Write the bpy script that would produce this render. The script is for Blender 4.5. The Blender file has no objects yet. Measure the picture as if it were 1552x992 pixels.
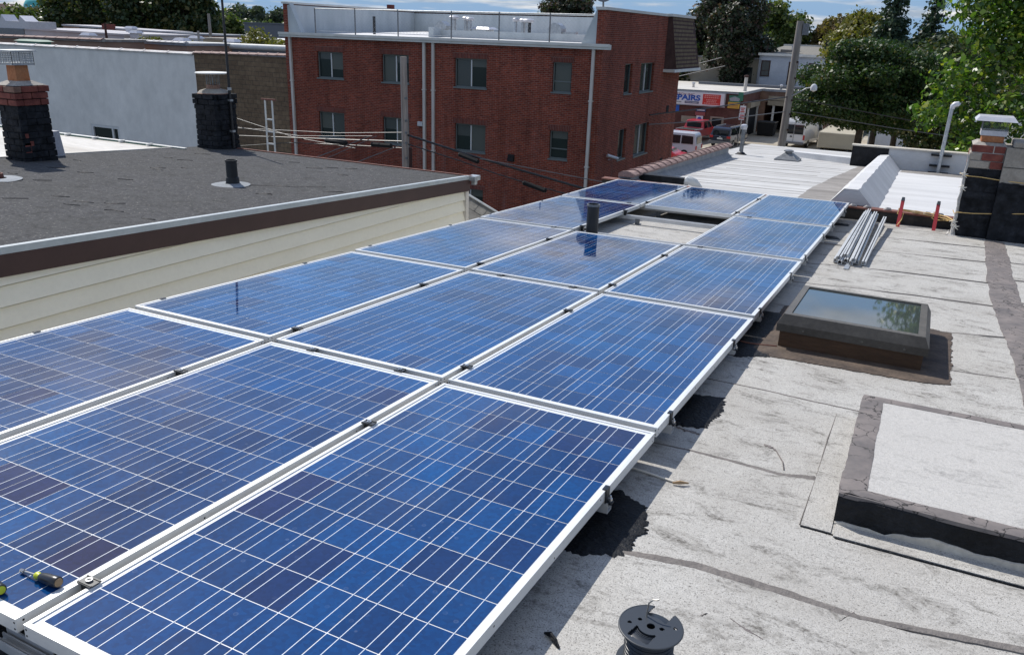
import bpy, bmesh, math, random
import numpy as np
from mathutils import Vector, Matrix, Euler
from math import radians, sin, cos, pi, atan2, atan, tan

SC = bpy.context.scene
COL = SC.collection
random.seed(7)

# ------------------------------------------------------------------ camera
def look(yaw, pitch, roll):
    f = Vector((sin(yaw)*cos(pitch), cos(yaw)*cos(pitch), -sin(pitch)))
    r = f.cross(Vector((0, 0, 1))).normalized()
    d = f.cross(r)
    r2 = r*cos(roll) + d*sin(roll)
    d2 = -r*sin(roll) + d*cos(roll)
    return Matrix((r2, -d2, -f)).transposed()
cam_data = bpy.data.cameras.new('camera')
cam = bpy.data.objects.new('camera', cam_data)
COL.objects.link(cam)
cam.matrix_world = Matrix.Translation((1.7679, -0.9212, 1.4054)) @ look(-0.4612, 0.3475, -0.0333).to_4x4()
cam_data.sensor_width = 36.0
cam_data.lens = 36.0*1231.99/1552
cam_data.clip_start = 0.05
cam_data.clip_end = 3000
SC.camera = cam

# ------------------------------------------------------------------ light
TO_SUN = Vector((-0.80, 0.42, 1.0)).normalized()
SUN_EL = math.asin(TO_SUN.z)
SUN_AZ = atan2(TO_SUN.x, TO_SUN.y)
sd = bpy.data.lights.new('sun', 'SUN')
sd.energy = 4.0
sd.angle = radians(0.5)
sd.color = (1.0, 0.955, 0.89)
sun = bpy.data.objects.new('sun', sd)
COL.objects.link(sun)
sun.rotation_euler = TO_SUN.to_track_quat('Z', 'Y').to_euler()
sun.location = (-10, 5, 20)

W = bpy.data.worlds.new('World')
SC.world = W
W.use_nodes = True
nt = W.node_tree
for n in list(nt.nodes): nt.nodes.remove(n)
def N(nt, t, **k):
    n = nt.nodes.new(t)
    for a, b in k.items():
        if a.startswith('i_'):
            key = a[2:]
            n.inputs[int(key) if key.isdigit() else key.replace('_', ' ')].default_value = b
        else: setattr(n, a, b)
    return n
out = N(nt, 'ShaderNodeOutputWorld')
bg = N(nt, 'ShaderNodeBackground', i_Strength=0.145)
sky = N(nt, 'ShaderNodeTexSky', sky_type='NISHITA')
sky.sun_disc = False
sky.sun_elevation = SUN_EL
sky.sun_rotation = SUN_AZ
sky.altitude = 30
sky.air_density = 1.0
sky.dust_density = 0.6
sky.ozone_density = 1.6
tc = N(nt, 'ShaderNodeTexCoord')
sep = N(nt, 'ShaderNodeSeparateXYZ')
nt.links.new(tc.outputs['Generated'], sep.inputs[0])
zc = N(nt, 'ShaderNodeMath', operation='MAXIMUM', i_1=0.0)
nt.links.new(sep.outputs['Z'], zc.inputs[0])
za = N(nt, 'ShaderNodeMath', operation='ADD', i_1=0.10)
nt.links.new(zc.outputs[0], za.inputs[0])
dv = N(nt, 'ShaderNodeVectorMath', operation='DIVIDE')
cmb = N(nt, 'ShaderNodeCombineXYZ')
for i in range(3): nt.links.new(za.outputs[0], cmb.inputs[i])
nt.links.new(tc.outputs['Generated'], dv.inputs[0])
nt.links.new(cmb.outputs[0], dv.inputs[1])
flat = N(nt, 'ShaderNodeVectorMath', operation='MULTIPLY')
flat.inputs[1].default_value = (1, 1, 0.0)
nt.links.new(dv.outputs[0], flat.inputs[0])
cn = N(nt, 'ShaderNodeTexNoise', i_Scale=0.62, i_Detail=9.0, i_Roughness=0.58, i_Distortion=0.25)
nt.links.new(flat.outputs[0], cn.inputs['Vector'])
cr = N(nt, 'ShaderNodeValToRGB')
cr.color_ramp.elements[0].position = 0.47
cr.color_ramp.elements[0].color = (0, 0, 0, 1)
cr.color_ramp.elements[1].position = 0.59
cr.color_ramp.elements[1].color = (1, 1, 1, 1)
nt.links.new(cn.outputs['Fac'], cr.inputs[0])
# cloud tone: shaded bellies and bright tops
cn2 = N(nt, 'ShaderNodeTexNoise', i_Scale=2.3, i_Detail=6.0, i_Roughness=0.6)
nt.links.new(flat.outputs[0], cn2.inputs['Vector'])
cr2 = N(nt, 'ShaderNodeValToRGB')
cr2.color_ramp.elements[0].position = 0.36
cr2.color_ramp.elements[0].color = (2.3, 2.6, 3.0, 1)
cr2.color_ramp.elements[1].position = 0.62
cr2.color_ramp.elements[1].color = (5.3, 5.25, 5.15, 1)
nt.links.new(cn2.outputs['Fac'], cr2.inputs[0])
mx = N(nt, 'ShaderNodeMix', data_type='RGBA')
nt.links.new(cr.outputs[0], mx.inputs['Factor'])
tint = N(nt, 'ShaderNodeMix', data_type='RGBA', blend_type='MULTIPLY')
tint.inputs['Factor'].default_value = 1.0
tint.inputs['B'].default_value = (0.62, 0.75, 0.92, 1)
nt.links.new(sky.outputs[0], tint.inputs['A'])
hz_ = N(nt, 'ShaderNodeMapRange')
hz_.inputs['From Min'].default_value = 0.0
hz_.inputs['From Max'].default_value = 0.35
hz_.interpolation_type = 'SMOOTHSTEP'
nt.links.new(sep.outputs['Z'], hz_.inputs['Value'])
low = N(nt, 'ShaderNodeMix', data_type='RGBA')
nt.links.new(hz_.outputs[0], low.inputs['Factor'])
low.inputs['A'].default_value = (1.55, 2.45, 3.7, 1)
nt.links.new(tint.outputs['Result'], low.inputs['B'])
nt.links.new(low.outputs['Result'], mx.inputs['A'])
nt.links.new(cr2.outputs[0], mx.inputs['B'])
nt.links.new(mx.outputs['Result'], bg.inputs[0])
nt.links.new(bg.outputs[0], out.inputs[0])

SC.view_settings.view_transform = 'Standard'
SC.view_settings.look = 'None'
SC.view_settings.exposure = 0.28
SC.view_settings.gamma = 1.0
SC.render.engine = 'CYCLES'
SC.cycles.max_bounces = 6
SC.cycles.diffuse_bounces = 3
SC.cycles.glossy_bounces = 3
SC.cycles.transparent_max_bounces = 8
SC.cycles.caustics_reflective = False
SC.cycles.caustics_refractive = False

# ------------------------------------------------------------------ materials
MATS = {}
def new_mat(name, col=(0.5, 0.5, 0.5), rough=0.7, metal=0.0, spec=0.5, coat=0.0, coat_rough=0.03, emit=None):
    m = bpy.data.materials.new(name)
    m.use_nodes = True
    b = m.node_tree.nodes['Principled BSDF']
    b.inputs['Base Color'].default_value = (*col, 1)
    b.inputs['Roughness'].default_value = rough
    b.inputs['Metallic'].default_value = metal
    b.inputs['Specular IOR Level'].default_value = spec
    b.inputs['Coat Weight'].default_value = coat
    b.inputs['Coat Roughness'].default_value = coat_rough
    MATS[name] = m
    return m
def bsdf(m): return m.node_tree.nodes['Principled BSDF']
def ramp(nt, src, stops):
    r = N(nt, 'ShaderNodeValToRGB')
    e = r.color_ramp.elements
    while len(e) < len(stops): e.new(0.5)
    for i, (p, c) in enumerate(stops):
        e[i].position = p
        e[i].color = (*c, 1) if len(c) == 3 else c
    nt.links.new(src, r.inputs[0])
    return r.outputs[0]
def objvec(nt, scale=(1, 1, 1)):
    g = N(nt, 'ShaderNodeNewGeometry')
    mp = N(nt, 'ShaderNodeMapping')
    mp.inputs['Scale'].default_value = scale
    nt.links.new(g.outputs['Position'], mp.inputs[0])
    return mp.outputs[0]
def noise(nt, vec, scale, detail=3.0, rough=0.55, dist=0.0):
    n = N(nt, 'ShaderNodeTexNoise', i_Scale=scale, i_Detail=detail, i_Roughness=rough, i_Distortion=dist)
    nt.links.new(vec, n.inputs['Vector'])
    return n.outputs['Fac']
def mixc(nt, fac, a, b, mode='MIX'):
    m = N(nt, 'ShaderNodeMix', data_type='RGBA', blend_type=mode)
    for s, k in ((fac, 'Factor'), (a, 'A'), (b, 'B')):
        if isinstance(s, (int, float)): m.inputs[k].default_value = s
        elif isinstance(s, tuple): m.inputs[k].default_value = (*s, 1) if len(s) == 3 else s
        else: nt.links.new(s, m.inputs[k])
    return m.outputs['Result']
def bump(m, height, strength=0.3, dist=0.01):
    nt = m.node_tree
    b = N(nt, 'ShaderNodeBump', i_Strength=strength, i_Distance=dist)
    nt.links.new(height, b.inputs['Height'])
    nt.links.new(b.outputs[0], bsdf(m).inputs['Normal'])
def setcol(m, c): m.node_tree.links.new(c, bsdf(m).inputs['Base Color'])

def mottled(name, c1, c2, scale=3.0, rough=0.8, metal=0.0, fine=40.0, fine_amt=0.25, bump_s=0.2, spec=0.4, vs=(1, 1, 1)):
    """two-tone weathered surface with fine grain"""
    m = new_mat(name, c1, rough, metal, spec)
    nt = m.node_tree
    v = objvec(nt, vs)
    a = noise(nt, v, scale, 5, 0.6)
    c = ramp(nt, a, [(0.35, c1), (0.65, c2)])
    f = noise(nt, v, fine, 3, 0.6)
    g = ramp(nt, f, [(0.3, (1-fine_amt,)*3), (0.7, (1+0*fine_amt,)*3)])
    setcol(m, mixc(nt, 1.0, c, g, 'MULTIPLY'))
    if bump_s: bump(m, f, bump_s, 0.01)
    return m

def granules(name, base, dark, light, speck=260.0, stain=0.5, stain_col=(0.2, 0.19, 0.17), dots=True, lump=0.34):
    """mineral-surfaced roofing: grains, soot specks and drying stains"""
    m = new_mat(name, base, 0.95, 0, 0.15)
    nt = m.node_tree
    v = objvec(nt)
    g = noise(nt, v, speck, 2, 0.7)
    c = ramp(nt, g, [(0.30, dark), (0.46, base), (0.62, base), (0.74, light)])
    g2 = noise(nt, v, speck*.33, 3, 0.75)
    c = mixc(nt, 1.0, c, ramp(nt, g2, [(0.32, (1-lump,)*3), (0.50, (1.0,)*3), (0.70, (1+lump*.3,)*3)]), 'MULTIPLY')
    big = noise(nt, v, 1.1, 6, 0.7, 0.4)
    c = mixc(nt, ramp(nt, big, [(0.42, (0, 0, 0)), (0.72, (stain,)*3)]), c, stain_col, 'MIX')
    # soot and moss smudges, broken up by the grain
    st = noise(nt, objvec(nt, (1.0, 2.0, 1)), 4.2, 8, 0.78, 0.5)
    brk = ramp(nt, noise(nt, v, 55.0, 4, 0.8), [(0.36, (0, 0, 0)), (0.56, (1, 1, 1))])
    msk = ramp(nt, st, [(0.515, (0, 0, 0)), (0.66, (min(1.0, stain*2.0),)*3)])
    c = mixc(nt, mixc(nt, 1.0, msk, brk, 'MULTIPLY'), c, tuple(x*0.38 for x in stain_col))
    if dots:
        d = ramp(nt, noise(nt, v, 120.0, 2, 0.5), [(0.29, (0.75,)*3), (0.34, (0, 0, 0))])
        c = mixc(nt, d, c, (0.08, 0.075, 0.07))
    setcol(m, c)
    bump(m, g, 0.5, 0.004)
    return m

granules('white_granules', (0.47, 0.458, 0.43), (0.13, 0.125, 0.115), (0.68, 0.67, 0.64), speck=220.0, stain=0.52, stain_col=(0.27, 0.25, 0.22), lump=.20)
granules('fresh_white_granules', (0.475, 0.46, 0.435), (0.30, 0.295, 0.285), (0.60, 0.60, 0.59), speck=240.0, stain=0.30, stain_col=(0.40, 0.39, 0.37), dots=False, lump=.17)
granules('charcoal_granules', (0.074, 0.074, 0.076), (0.028, 0.028, 0.031), (0.30, 0.28, 0.255), speck=42.0, stain=0.45, stain_col=(0.06, 0.06, 0.056), dots=False)
mottled('black_tar', (0.004, 0.0045, 0.006), (0.016, 0.018, 0.022), 9, 0.6, fine=60, bump_s=0.9, spec=0.25, fine_amt=0.5)
mottled('chimney_tar', (0.006, 0.007, 0.009), (0.030, 0.033, 0.040), 9, 0.8, fine=22, bump_s=1.0, spec=0.2, fine_amt=.5)
mottled('skylight_tar', (0.060, 0.045, 0.036), (0.13, 0.095, 0.07), 7, 0.8, fine=50, bump_s=0.5)
# weathered seam tar with drying cracks
m = new_mat('weathered_tar', (0.17, 0.15, 0.14), 0.75, 0, 0.3)
nt_ = m.node_tree
v = objvec(nt_)
c = ramp(nt_, noise(nt_, v, 8, 5, 0.6), [(0.3, (0.12, 0.11, 0.108)), (0.7, (0.23, 0.20, 0.185))])
wv = N(nt_, 'ShaderNodeTexVoronoi', feature='DISTANCE_TO_EDGE', i_Scale=11.0)
dn = N(nt_, 'ShaderNodeTexNoise', i_Scale=14.0, i_Detail=4.0)
ad = N(nt_, 'ShaderNodeVectorMath', operation='MULTIPLY_ADD')
ad.inputs[1].default_value = (0.12, 0.12, 0.12)
nt_.links.new(v, dn.inputs['Vector'])
nt_.links.new(dn.outputs['Color'], ad.inputs[0])
nt_.links.new(v, ad.inputs[2])
nt_.links.new(ad.outputs[0], wv.inputs['Vector'])
crk = ramp(nt_, wv.outputs['Distance'], [(0.012, (1, 1, 1)), (0.035, (0, 0, 0))])
pk = ramp(nt_, noise(nt_, v, 4, 2), [(0.42, (0, 0, 0)), (0.5, (1, 1, 1))])
c = mixc(nt_, mixc(nt_, 1.0, crk, pk, 'MULTIPLY'), c, (0.03, 0.028, 0.026))
setcol(m, c)
bump(m, noise(nt_, v, 25, 4), 0.5, 0.006)

mottled('seam_tar', (0.13, 0.118, 0.11), (0.21, 0.19, 0.175), 14, 0.8, fine=70, bump_s=0.6)
mottled('tile_clay', (0.26, 0.17, 0.15), (0.36, 0.25, 0.22), 6, 0.8, fine=60)
mottled('roof_silver_coat', (0.52, 0.52, 0.52), (0.64, 0.64, 0.64), 1.2, 0.7, fine=30, fine_amt=0.12, vs=(0.35, 2.2, 1))
m = mottled('roof_coat_worn', (0.36, 0.35, 0.335), (0.62, 0.62, 0.61), 2.2, 0.8, fine=9, fine_amt=0.25, vs=(0.25, 2.4, 1))
mottled('roof_coat_dirt_shade', (0.20, 0.185, 0.17), (0.33, 0.31, 0.29), 2.0, 0.9, fine=20, vs=(0.6, 1.6, 1))
mottled('cream_coat', (0.50, 0.47, 0.42), (0.66, 0.64, 0.60), 0.9, 0.8, fine=12, vs=(0.3, 1.4, 1))
mottled('cream_paint', (0.55, 0.50, 0.42), (0.62, 0.58, 0.50), 6, 0.7)
mottled('grey_membrane', (0.26, 0.28, 0.31), (0.36, 0.37, 0.39), 3, 0.8)
mottled('caulk', (0.42, 0.40, 0.37), (0.58, 0.56, 0.53), 25, 0.6, fine=70, bump_s=0.8)
mottled('concrete_beige', (0.30, 0.27, 0.23), (0.40, 0.37, 0.32), 3, 0.9)
mottled('mortar', (0.34, 0.31, 0.28), (0.44, 0.41, 0.37), 10, 0.95)
mottled('red_brick', (0.14, 0.035, 0.028), (0.25, 0.075, 0.055), 9, 0.85, fine=80)
mottled('pale_brick', (0.33, 0.29, 0.24), (0.46, 0.41, 0.35), 12, 0.9, fine=80)
mottled('clay_flue', (0.42, 0.15, 0.055), (0.50, 0.22, 0.10), 5, 0.8)
mottled('flue_dull', (0.20, 0.11, 0.08), (0.30, 0.18, 0.13), 6, 0.8)
mottled('siding_cream', (0.78, 0.75, 0.64), (0.82, 0.79, 0.68), 1.6, 0.55, fine=25, fine_amt=0.05, bump_s=0.03)
mottled('fascia_maroon', (0.040, 0.017, 0.018), (0.052, 0.024, 0.024), 3, 0.5, bump_s=0.02, fine_amt=0.1)
mottled('drip_white', (0.36, 0.40, 0.42), (0.44, 0.48, 0.50), 3, 0.5, bump_s=0.02, fine_amt=0.08)
mottled('white_stucco', (0.74, 0.715, 0.68), (0.84, 0.81, 0.77), 0.7, 0.9, fine=2.4, fine_amt=0.12, vs=(1, 1, 0.7))
mottled('parapet_white', (0.46, 0.51, 0.53), (0.58, 0.61, 0.62), 0.5, 0.7, fine=2.0, fine_amt=0.12, vs=(1, 1, 0.3))
mottled('trim_white', (0.58, 0.58, 0.55), (0.68, 0.68, 0.65), 2, 0.6, fine_amt=0.1, bump_s=0.05)
mottled('spout_white', (0.52, 0.48, 0.44), (0.60, 0.57, 0.53), 1, 0.6, fine_amt=0.1, bump_s=0.02)
mottled('shingle_brown', (0.12, 0.085, 0.05), (0.20, 0.15, 0.09), 4, 0.9, fine=14)
mottled('shingle_grey', (0.16, 0.15, 0.13), (0.26, 0.245, 0.21), 6, 0.9, fine=20)
mottled('shingle_dark', (0.045, 0.02, 0.018), (0.07, 0.035, 0.03), 4, 0.9, fine=14)
mottled('ground_concrete', (0.32, 0.28, 0.22), (0.46, 0.42, 0.34), 0.25, 0.95, fine=3)
mottled('asphalt', (0.045, 0.044, 0.043), (0.075, 0.072, 0.068), 0.4, 0.9, fine=8)
mottled('far_ground', (0.05, 0.06, 0.045), (0.09, 0.09, 0.07), 0.05, 0.95, fine=0.5)
mottled('pole_wood', (0.30, 0.25, 0.22), (0.42, 0.36, 0.32), 2, 0.9, fine=12, vs=(6, 6, 0.4))
mottled('pole_grey', (0.22, 0.20, 0.18), (0.32, 0.30, 0.275), 2, 0.9, fine=12, vs=(6, 6, 0.4))
mottled('bark', (0.05, 0.04, 0.03), (0.10, 0.08, 0.06), 3, 0.95, fine=12, vs=(4, 4, 0.6))
mottled('galvanised', (0.34, 0.36, 0.38), (0.50, 0.52, 0.53), 12, 0.42, 0.55, fine=40, fine_amt=0.15, bump_s=0.05)
mottled('lid_metal', (0.50, 0.50, 0.53), (0.60, 0.60, 0.63), 8, 0.4, 0.25, bump_s=0.05, fine_amt=0.1)
mottled('dull_steel', (0.16, 0.17, 0.18), (0.24, 0.25, 0.26), 14, 0.5, 0.5, bump_s=0.1)
mottled('black_pipe', (0.012, 0.014, 0.017), (0.035, 0.040, 0.045), 7, 0.55, fine=30, vs=(1, 1, 0.3))
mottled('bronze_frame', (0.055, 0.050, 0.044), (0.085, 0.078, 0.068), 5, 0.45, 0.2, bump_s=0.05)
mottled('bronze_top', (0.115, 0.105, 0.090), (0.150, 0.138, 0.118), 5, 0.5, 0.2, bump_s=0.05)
mottled('curb_brown', (0.055, 0.030, 0.015), (0.115, 0.060, 0.030), 3, 0.7, vs=(0.6, 1, 3))
mottled('curb_dark', (0.030, 0.028, 0.024), (0.060, 0.055, 0.048), 6, 0.9)
mottled('rust_trim', (0.16, 0.06, 0.045), (0.24, 0.11, 0.08), 8, 0.8)
new_mat('red_paint', (0.36, 0.02, 0.03), 0.5)
new_mat('yellow_rope', (0.62, 0.42, 0.16), 0.8)
new_mat('cord_white', (0.70, 0.66, 0.58), 0.8)
new_mat('wood_splinter', (0.33, 0.22, 0.12), 0.85)
new_mat('wire_black', (0.012, 0.012, 0.014), 0.5)
new_mat('wire_pale', (0.11, 0.11, 0.115), 0.5)
new_mat('spool_plastic', (0.030, 0.036, 0.044), 0.42, 0, 0.5)
new_mat('spool_wire', (0.018, 0.022, 0.028), 0.30, 0, 0.5)
new_mat('copper_end', (0.30, 0.29, 0.27), 0.35, 0.6)
new_mat('grip_black', (0.018, 0.018, 0.020), 0.32)
new_mat('grip_yellow', (0.50, 0.55, 0.03), 0.4)
new_mat('tool_steel', (0.45, 0.43, 0.41), 0.25, 0.9)
new_mat('hole_black', (0.006, 0.006, 0.007), 0.9)
new_mat('clamp_black', (0.022, 0.024, 0.026), 0.35, 0.3)
new_mat('clamp_top', (0.060, 0.062, 0.064), 0.38, 0.5)
new_mat('bolt_steel', (0.55, 0.55, 0.55), 0.3, 0.9)
new_mat('glass_dark', (0.05, 0.06, 0.062), 0.03, 0, 0.5)
bsdf(MATS['glass_dark']).inputs['IOR'].default_value = 1.95
new_mat('window_glass', (0.018, 0.030, 0.030), 0.12, 0, 0.3)
new_mat('window_blind', (0.050, 0.062, 0.062), 0.25, 0, 0.6)
new_mat('window_curtain', (0.085, 0.095, 0.085), 0.3, 0, 0.4)
new_mat('window_frame', (0.13, 0.15, 0.15), 0.5)
new_mat('window_frame_white', (0.62, 0.62, 0.62), 0.5)
new_mat('green_trim', (0.03, 0.13, 0.09), 0.5)
new_mat('teal_dome', (0.05, 0.36, 0.36), 0.45)
new_mat('peach_wall', (0.50, 0.32, 0.22), 0.9)
new_mat('slate_roof', (0.12, 0.13, 0.15), 0.8)
new_mat('paint_red', (0.50, 0.012, 0.020), 0.28, 0.0, 0.5, 0.6)
new_mat('paint_white', (0.66, 0.66, 0.66), 0.3, 0, 0.5, 0.5)
new_mat('paint_silver', (0.55, 0.56, 0.60), 0.35, 0.1, 0.5, 0.4)
new_mat('paint_navy', (0.014, 0.020, 0.038), 0.2, 0.0, 0.5, 0.6)
new_mat('bumper_grey', (0.14, 0.14, 0.145), 0.5)
new_mat('tyre', (0.015, 0.015, 0.016), 0.85)
new_mat('rim', (0.50, 0.50, 0.50), 0.35, 0.7)
new_mat('lamp_red', (0.42, 0.02, 0.02), 0.3)
new_mat('lamp_amber', (0.55, 0.20, 0.03), 0.3)
new_mat('car_glass', (0.012, 0.016, 0.020), 0.05, 0, 0.6)
new_mat('sign_white', (0.70, 0.70, 0.72), 0.5)
new_mat('sign_red', (0.58, 0.04, 0.03), 0.5)
new_mat('sign_pink', (0.72, 0.30, 0.26), 0.5)
new_mat('sign_blue', (0.02, 0.10, 0.42), 0.5)
new_mat('sign_navy', (0.02, 0.04, 0.12), 0.5)
new_mat('sign_maroon', (0.30, 0.08, 0.08), 0.5)
new_mat('sign_yellow', (0.65, 0.40, 0.05), 0.5)
new_mat('sign_green', (0.04, 0.18, 0.11), 0.5)
new_mat('plate', (0.6, 0.6, 0.58), 0.5)
new_mat('lamp_glass', (0.65, 0.66, 0.68), 0.2)
mottled('house_paint_white', (0.42, 0.46, 0.52), (0.52, 0.56, 0.62), 0.5, 0.8, fine=5, fine_amt=0.1)
mottled('house_cream', (0.40, 0.36, 0.28), (0.48, 0.44, 0.34), 0.5, 0.8)
mottled('tan_brick_far', (0.30, 0.19, 0.14), (0.40, 0.26, 0.19), 0.7, 0.9)
mottled('grey_render', (0.24, 0.26, 0.28), (0.34, 0.36, 0.38), 0.4, 0.9)
mottled('pale_render', (0.42, 0.41, 0.43), (0.54, 0.53, 0.55), 0.3, 0.9)
mottled('shop_brick', (0.10, 0.042, 0.034), (0.16, 0.07, 0.055), 0.9, 0.9, fine=4)
mottled('shop_brick_tan', (0.20, 0.12, 0.085), (0.28, 0.175, 0.13), 0.9, 0.9, fine=4)
mottled('shutter', (0.30, 0.26, 0.19), (0.36, 0.31, 0.24), 1, 0.7)

def brick_mat(name, c1, c2, mortar, bw=0.205, bh=0.0675, tone=(0.78, 1.12), streaks=False, msize=0.010):
    m = new_mat(name, c1, 0.9, 0, 0.2)
    nt = m.node_tree
    g = N(nt, 'ShaderNodeNewGeometry')
    s = N(nt, 'ShaderNodeSeparateXYZ')
    nt.links.new(g.outputs['Position'], s.inputs[0])
    a = N(nt, 'ShaderNodeMath', operation='ADD')
    nt.links.new(s.outputs['X'], a.inputs[0]); nt.links.new(s.outputs['Y'], a.inputs[1])
    cb = N(nt, 'ShaderNodeCombineXYZ')
    nt.links.new(a.outputs[0], cb.inputs[0]); nt.links.new(s.outputs['Z'], cb.inputs[1])
    bt = N(nt, 'ShaderNodeTexBrick', i_Scale=1.0)
    bt.inputs['Brick Width'].default_value = bw
    bt.inputs['Row Height'].default_value = bh
    bt.inputs['Mortar Size'].default_value = msize
    bt.inputs['Mortar Smooth'].default_value = 0.3
    bt.inputs['Bias'].default_value = 0.0
    bt.inputs['Color1'].default_value = (*c1, 1)
    bt.inputs['Color2'].default_value = (*c2, 1)
    bt.inputs['Mortar'].default_value = (*mortar, 1)
    nt.links.new(cb.outputs[0], bt.inputs['Vector'])
    v = objvec(nt)
    big = ramp(nt, noise(nt, v, 0.45, 5, 0.6), [(0.3, (tone[0],)*3), (0.7, (tone[1],)*3)])
    c = mixc(nt, 1.0, bt.outputs['Color'], big, 'MULTIPLY')
    md = noise(nt, v, 6.0, 4, 0.7)
    c = mixc(nt, 1.0, c, ramp(nt, md, [(0.3, (0.72,)*3), (0.7, (1.2,)*3)]), 'MULTIPLY')
    if streaks:
        ws = noise(nt, objvec(nt, (1.6, 1.6, 0.14)), 1.3, 6, 0.65)
        c = mixc(nt, 1.0, c, ramp(nt, ws, [(0.32, (0.70, 0.67, 0.65)), (0.50, (1, 1, 1)), (0.68, (1.08, 1.06, 1.04))]), 'MULTIPLY')
        # pale run-off stains below the sills, where efflorescence came out of the wall
        sv = objvec(nt, (1.2, 1.2, 0.10))
        st = ramp(nt, noise(nt, sv, 1.6, 4, 0.6), [(0.60, (0, 0, 0)), (0.75, (0.45,)*3)])
        lo = N(nt, 'ShaderNodeMapRange')
        lo.inputs['From Min'].default_value = -1.6
        lo.inputs['From Max'].default_value = -3.4
        nt.links.new(s.outputs['Z'], lo.inputs['Value'])
        c = mixc(nt, mixc(nt, 1.0, st, lo.outputs[0], 'MULTIPLY'), c, (0.24, 0.17, 0.16))
    setcol(m, c)
    bump(m, bt.outputs['Fac'], -0.25, 0.01)
    return m
brick_mat('building_brick', (0.270, 0.055, 0.030), (0.150, 0.030, 0.020), (0.25, 0.14, 0.11), streaks=True)
brick_mat('tan_brick', (0.215, 0.15, 0.095), (0.17, 0.115, 0.075), (0.10, 0.08, 0.06), bw=0.41, bh=0.205, msize=0.012)
brick_mat('soldier_brick', (0.19, 0.048, 0.032), (0.12, 0.030, 0.024), (0.21, 0.13, 0.11), bw=0.0675, bh=0.30)

# polycrystalline cells under glass
m = new_mat('solar_cell', (0.01, 0.04, 0.2), 0.5, 0, 0.0, 1.0, 0.03)
nt_ = m.node_tree
oi = N(nt_, 'ShaderNodeObjectInfo')
c = ramp(nt_, oi.outputs['Random'], [(0.0, (0.0004, 0.031, 0.124)), (0.30, (0.0003, 0.050, 0.182)), (0.62, (0.0004, 0.037, 0.140)), (0.88, (0.001, 0.023, 0.098)), (1.0, (0.008, 0.014, 0.072))])
v = objvec(nt_)
vo = N(nt_, 'ShaderNodeTexVoronoi', i_Scale=85.0)
nt_.links.new(v, vo.inputs['Vector'])
sp = N(nt_, 'ShaderNodeSeparateColor')
nt_.links.new(vo.outputs['Color'], sp.inputs[0])
c = mixc(nt_, 1.0, c, ramp(nt_, sp.outputs[0], [(0.0, (0.80, 0.82, 0.85)), (1.0, (1.22, 1.18, 1.15))]), 'MULTIPLY')
# broad noise drifts the cell blue across the array
c = mixc(nt_, 1.0, c, ramp(nt_, noise(nt_, v, 0.9, 3, 0.55), [(0.34, (0.72, 0.72, 0.80)), (0.52, (1.0, 1.0, 1.0)), (0.68, (1.25, 1.55, 1.35))]), 'MULTIPLY')
dust = ramp(nt_, noise(nt_, v, 1.1, 5, 0.6), [(0.35, (0.0,)*3), (0.75, (0.030,)*3)])
c = mixc(nt_, dust, c, (0.40, 0.42, 0.48))
vs = N(nt_, 'ShaderNodeTexVoronoi', i_Scale=26.0)
nt_.links.new(v, vs.inputs['Vector'])
rings = ramp(nt_, vs.outputs['Distance'], [(0.10, (0.05,)*3), (0.16, (0.16,)*3), (0.20, (0.0,)*3)])
pk = ramp(nt_, noise(nt_, v, 5.0, 3), [(0.50, (0, 0, 0)), (0.66, (1, 1, 1))])
c = mixc(nt_, mixc(nt_, 1.0, rings, pk, 'MULTIPLY'), c, (0.35, 0.40, 0.50))
setcol(m, c)
# rain-dried dust makes the glass a little uneven
rg = ramp(nt_, noise(nt_, v, 2.4, 5, 0.65), [(0.3, (0.015,)*3), (0.7, (0.055,)*3)])
nt_.links.new(rg, bsdf(m).inputs['Coat Roughness'])
new_mat('busbar', (0.55, 0.60, 0.66), 0.4, 0.0, 0.5, 1.0, 0.04)
new_mat('backsheet', (0.70, 0.72, 0.75), 0.5, 0, 0.5, 1.0, 0.04)
mottled('anodised', (0.70, 0.71, 0.70), (0.78, 0.78, 0.76), 4, 0.42, 0.25, fine=30, fine_amt=0.06, bump_s=0.02)
mottled('rail_metal', (0.52, 0.53, 0.53), (0.64, 0.64, 0.63), 6, 0.42, 0.25, fine=30, fine_amt=0.1, bump_s=0.03)

def leaf_mat(name, stops, trans=0.35, gloss=0.35, rough=0.45):
    m = bpy.data.materials.new(name)
    m.use_nodes = True
    nt = m.node_tree
    b = nt.nodes['Principled BSDF']
    g = N(nt, 'ShaderNodeNewGeometry')
    c = ramp(nt, g.outputs['Random Per Island'], stops)
    nt.links.new(c, b.inputs['Base Color'])
    b.inputs['Roughness'].default_value = rough
    b.inputs['Specular IOR Level'].default_value = gloss
    t = N(nt, 'ShaderNodeBsdfTranslucent')
    tcx = mixc(nt, 1.0, c, (1.3, 1.5, 0.6), 'MULTIPLY')
    nt.links.new(tcx, t.inputs['Color'])
    ms = N(nt, 'ShaderNodeMixShader', i_0=trans)
    nt.links.new(b.outputs[0], ms.inputs[1])
    nt.links.new(t.outputs[0], ms.inputs[2])
    nt.links.new(ms.outputs[0], nt.nodes['Material Output'].inputs['Surface'])
    MATS[name] = m
leaf_mat('leaf_bright', [(0, (0.031, 0.076, 0.013)), (0.5, (0.079, 0.154, 0.021)), (0.82, (0.158, 0.233, 0.031)), (1, (0.275, 0.285, 0.048))], 0.38, 0.45, 0.38)
leaf_mat('leaf_maple', [(0, (0.019, 0.044, 0.015)), (0.6, (0.037, 0.075, 0.019)), (0.92, (0.068, 0.096, 0.026)), (1, (0.136, 0.105, 0.047))], 0.25, 0.3)
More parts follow.
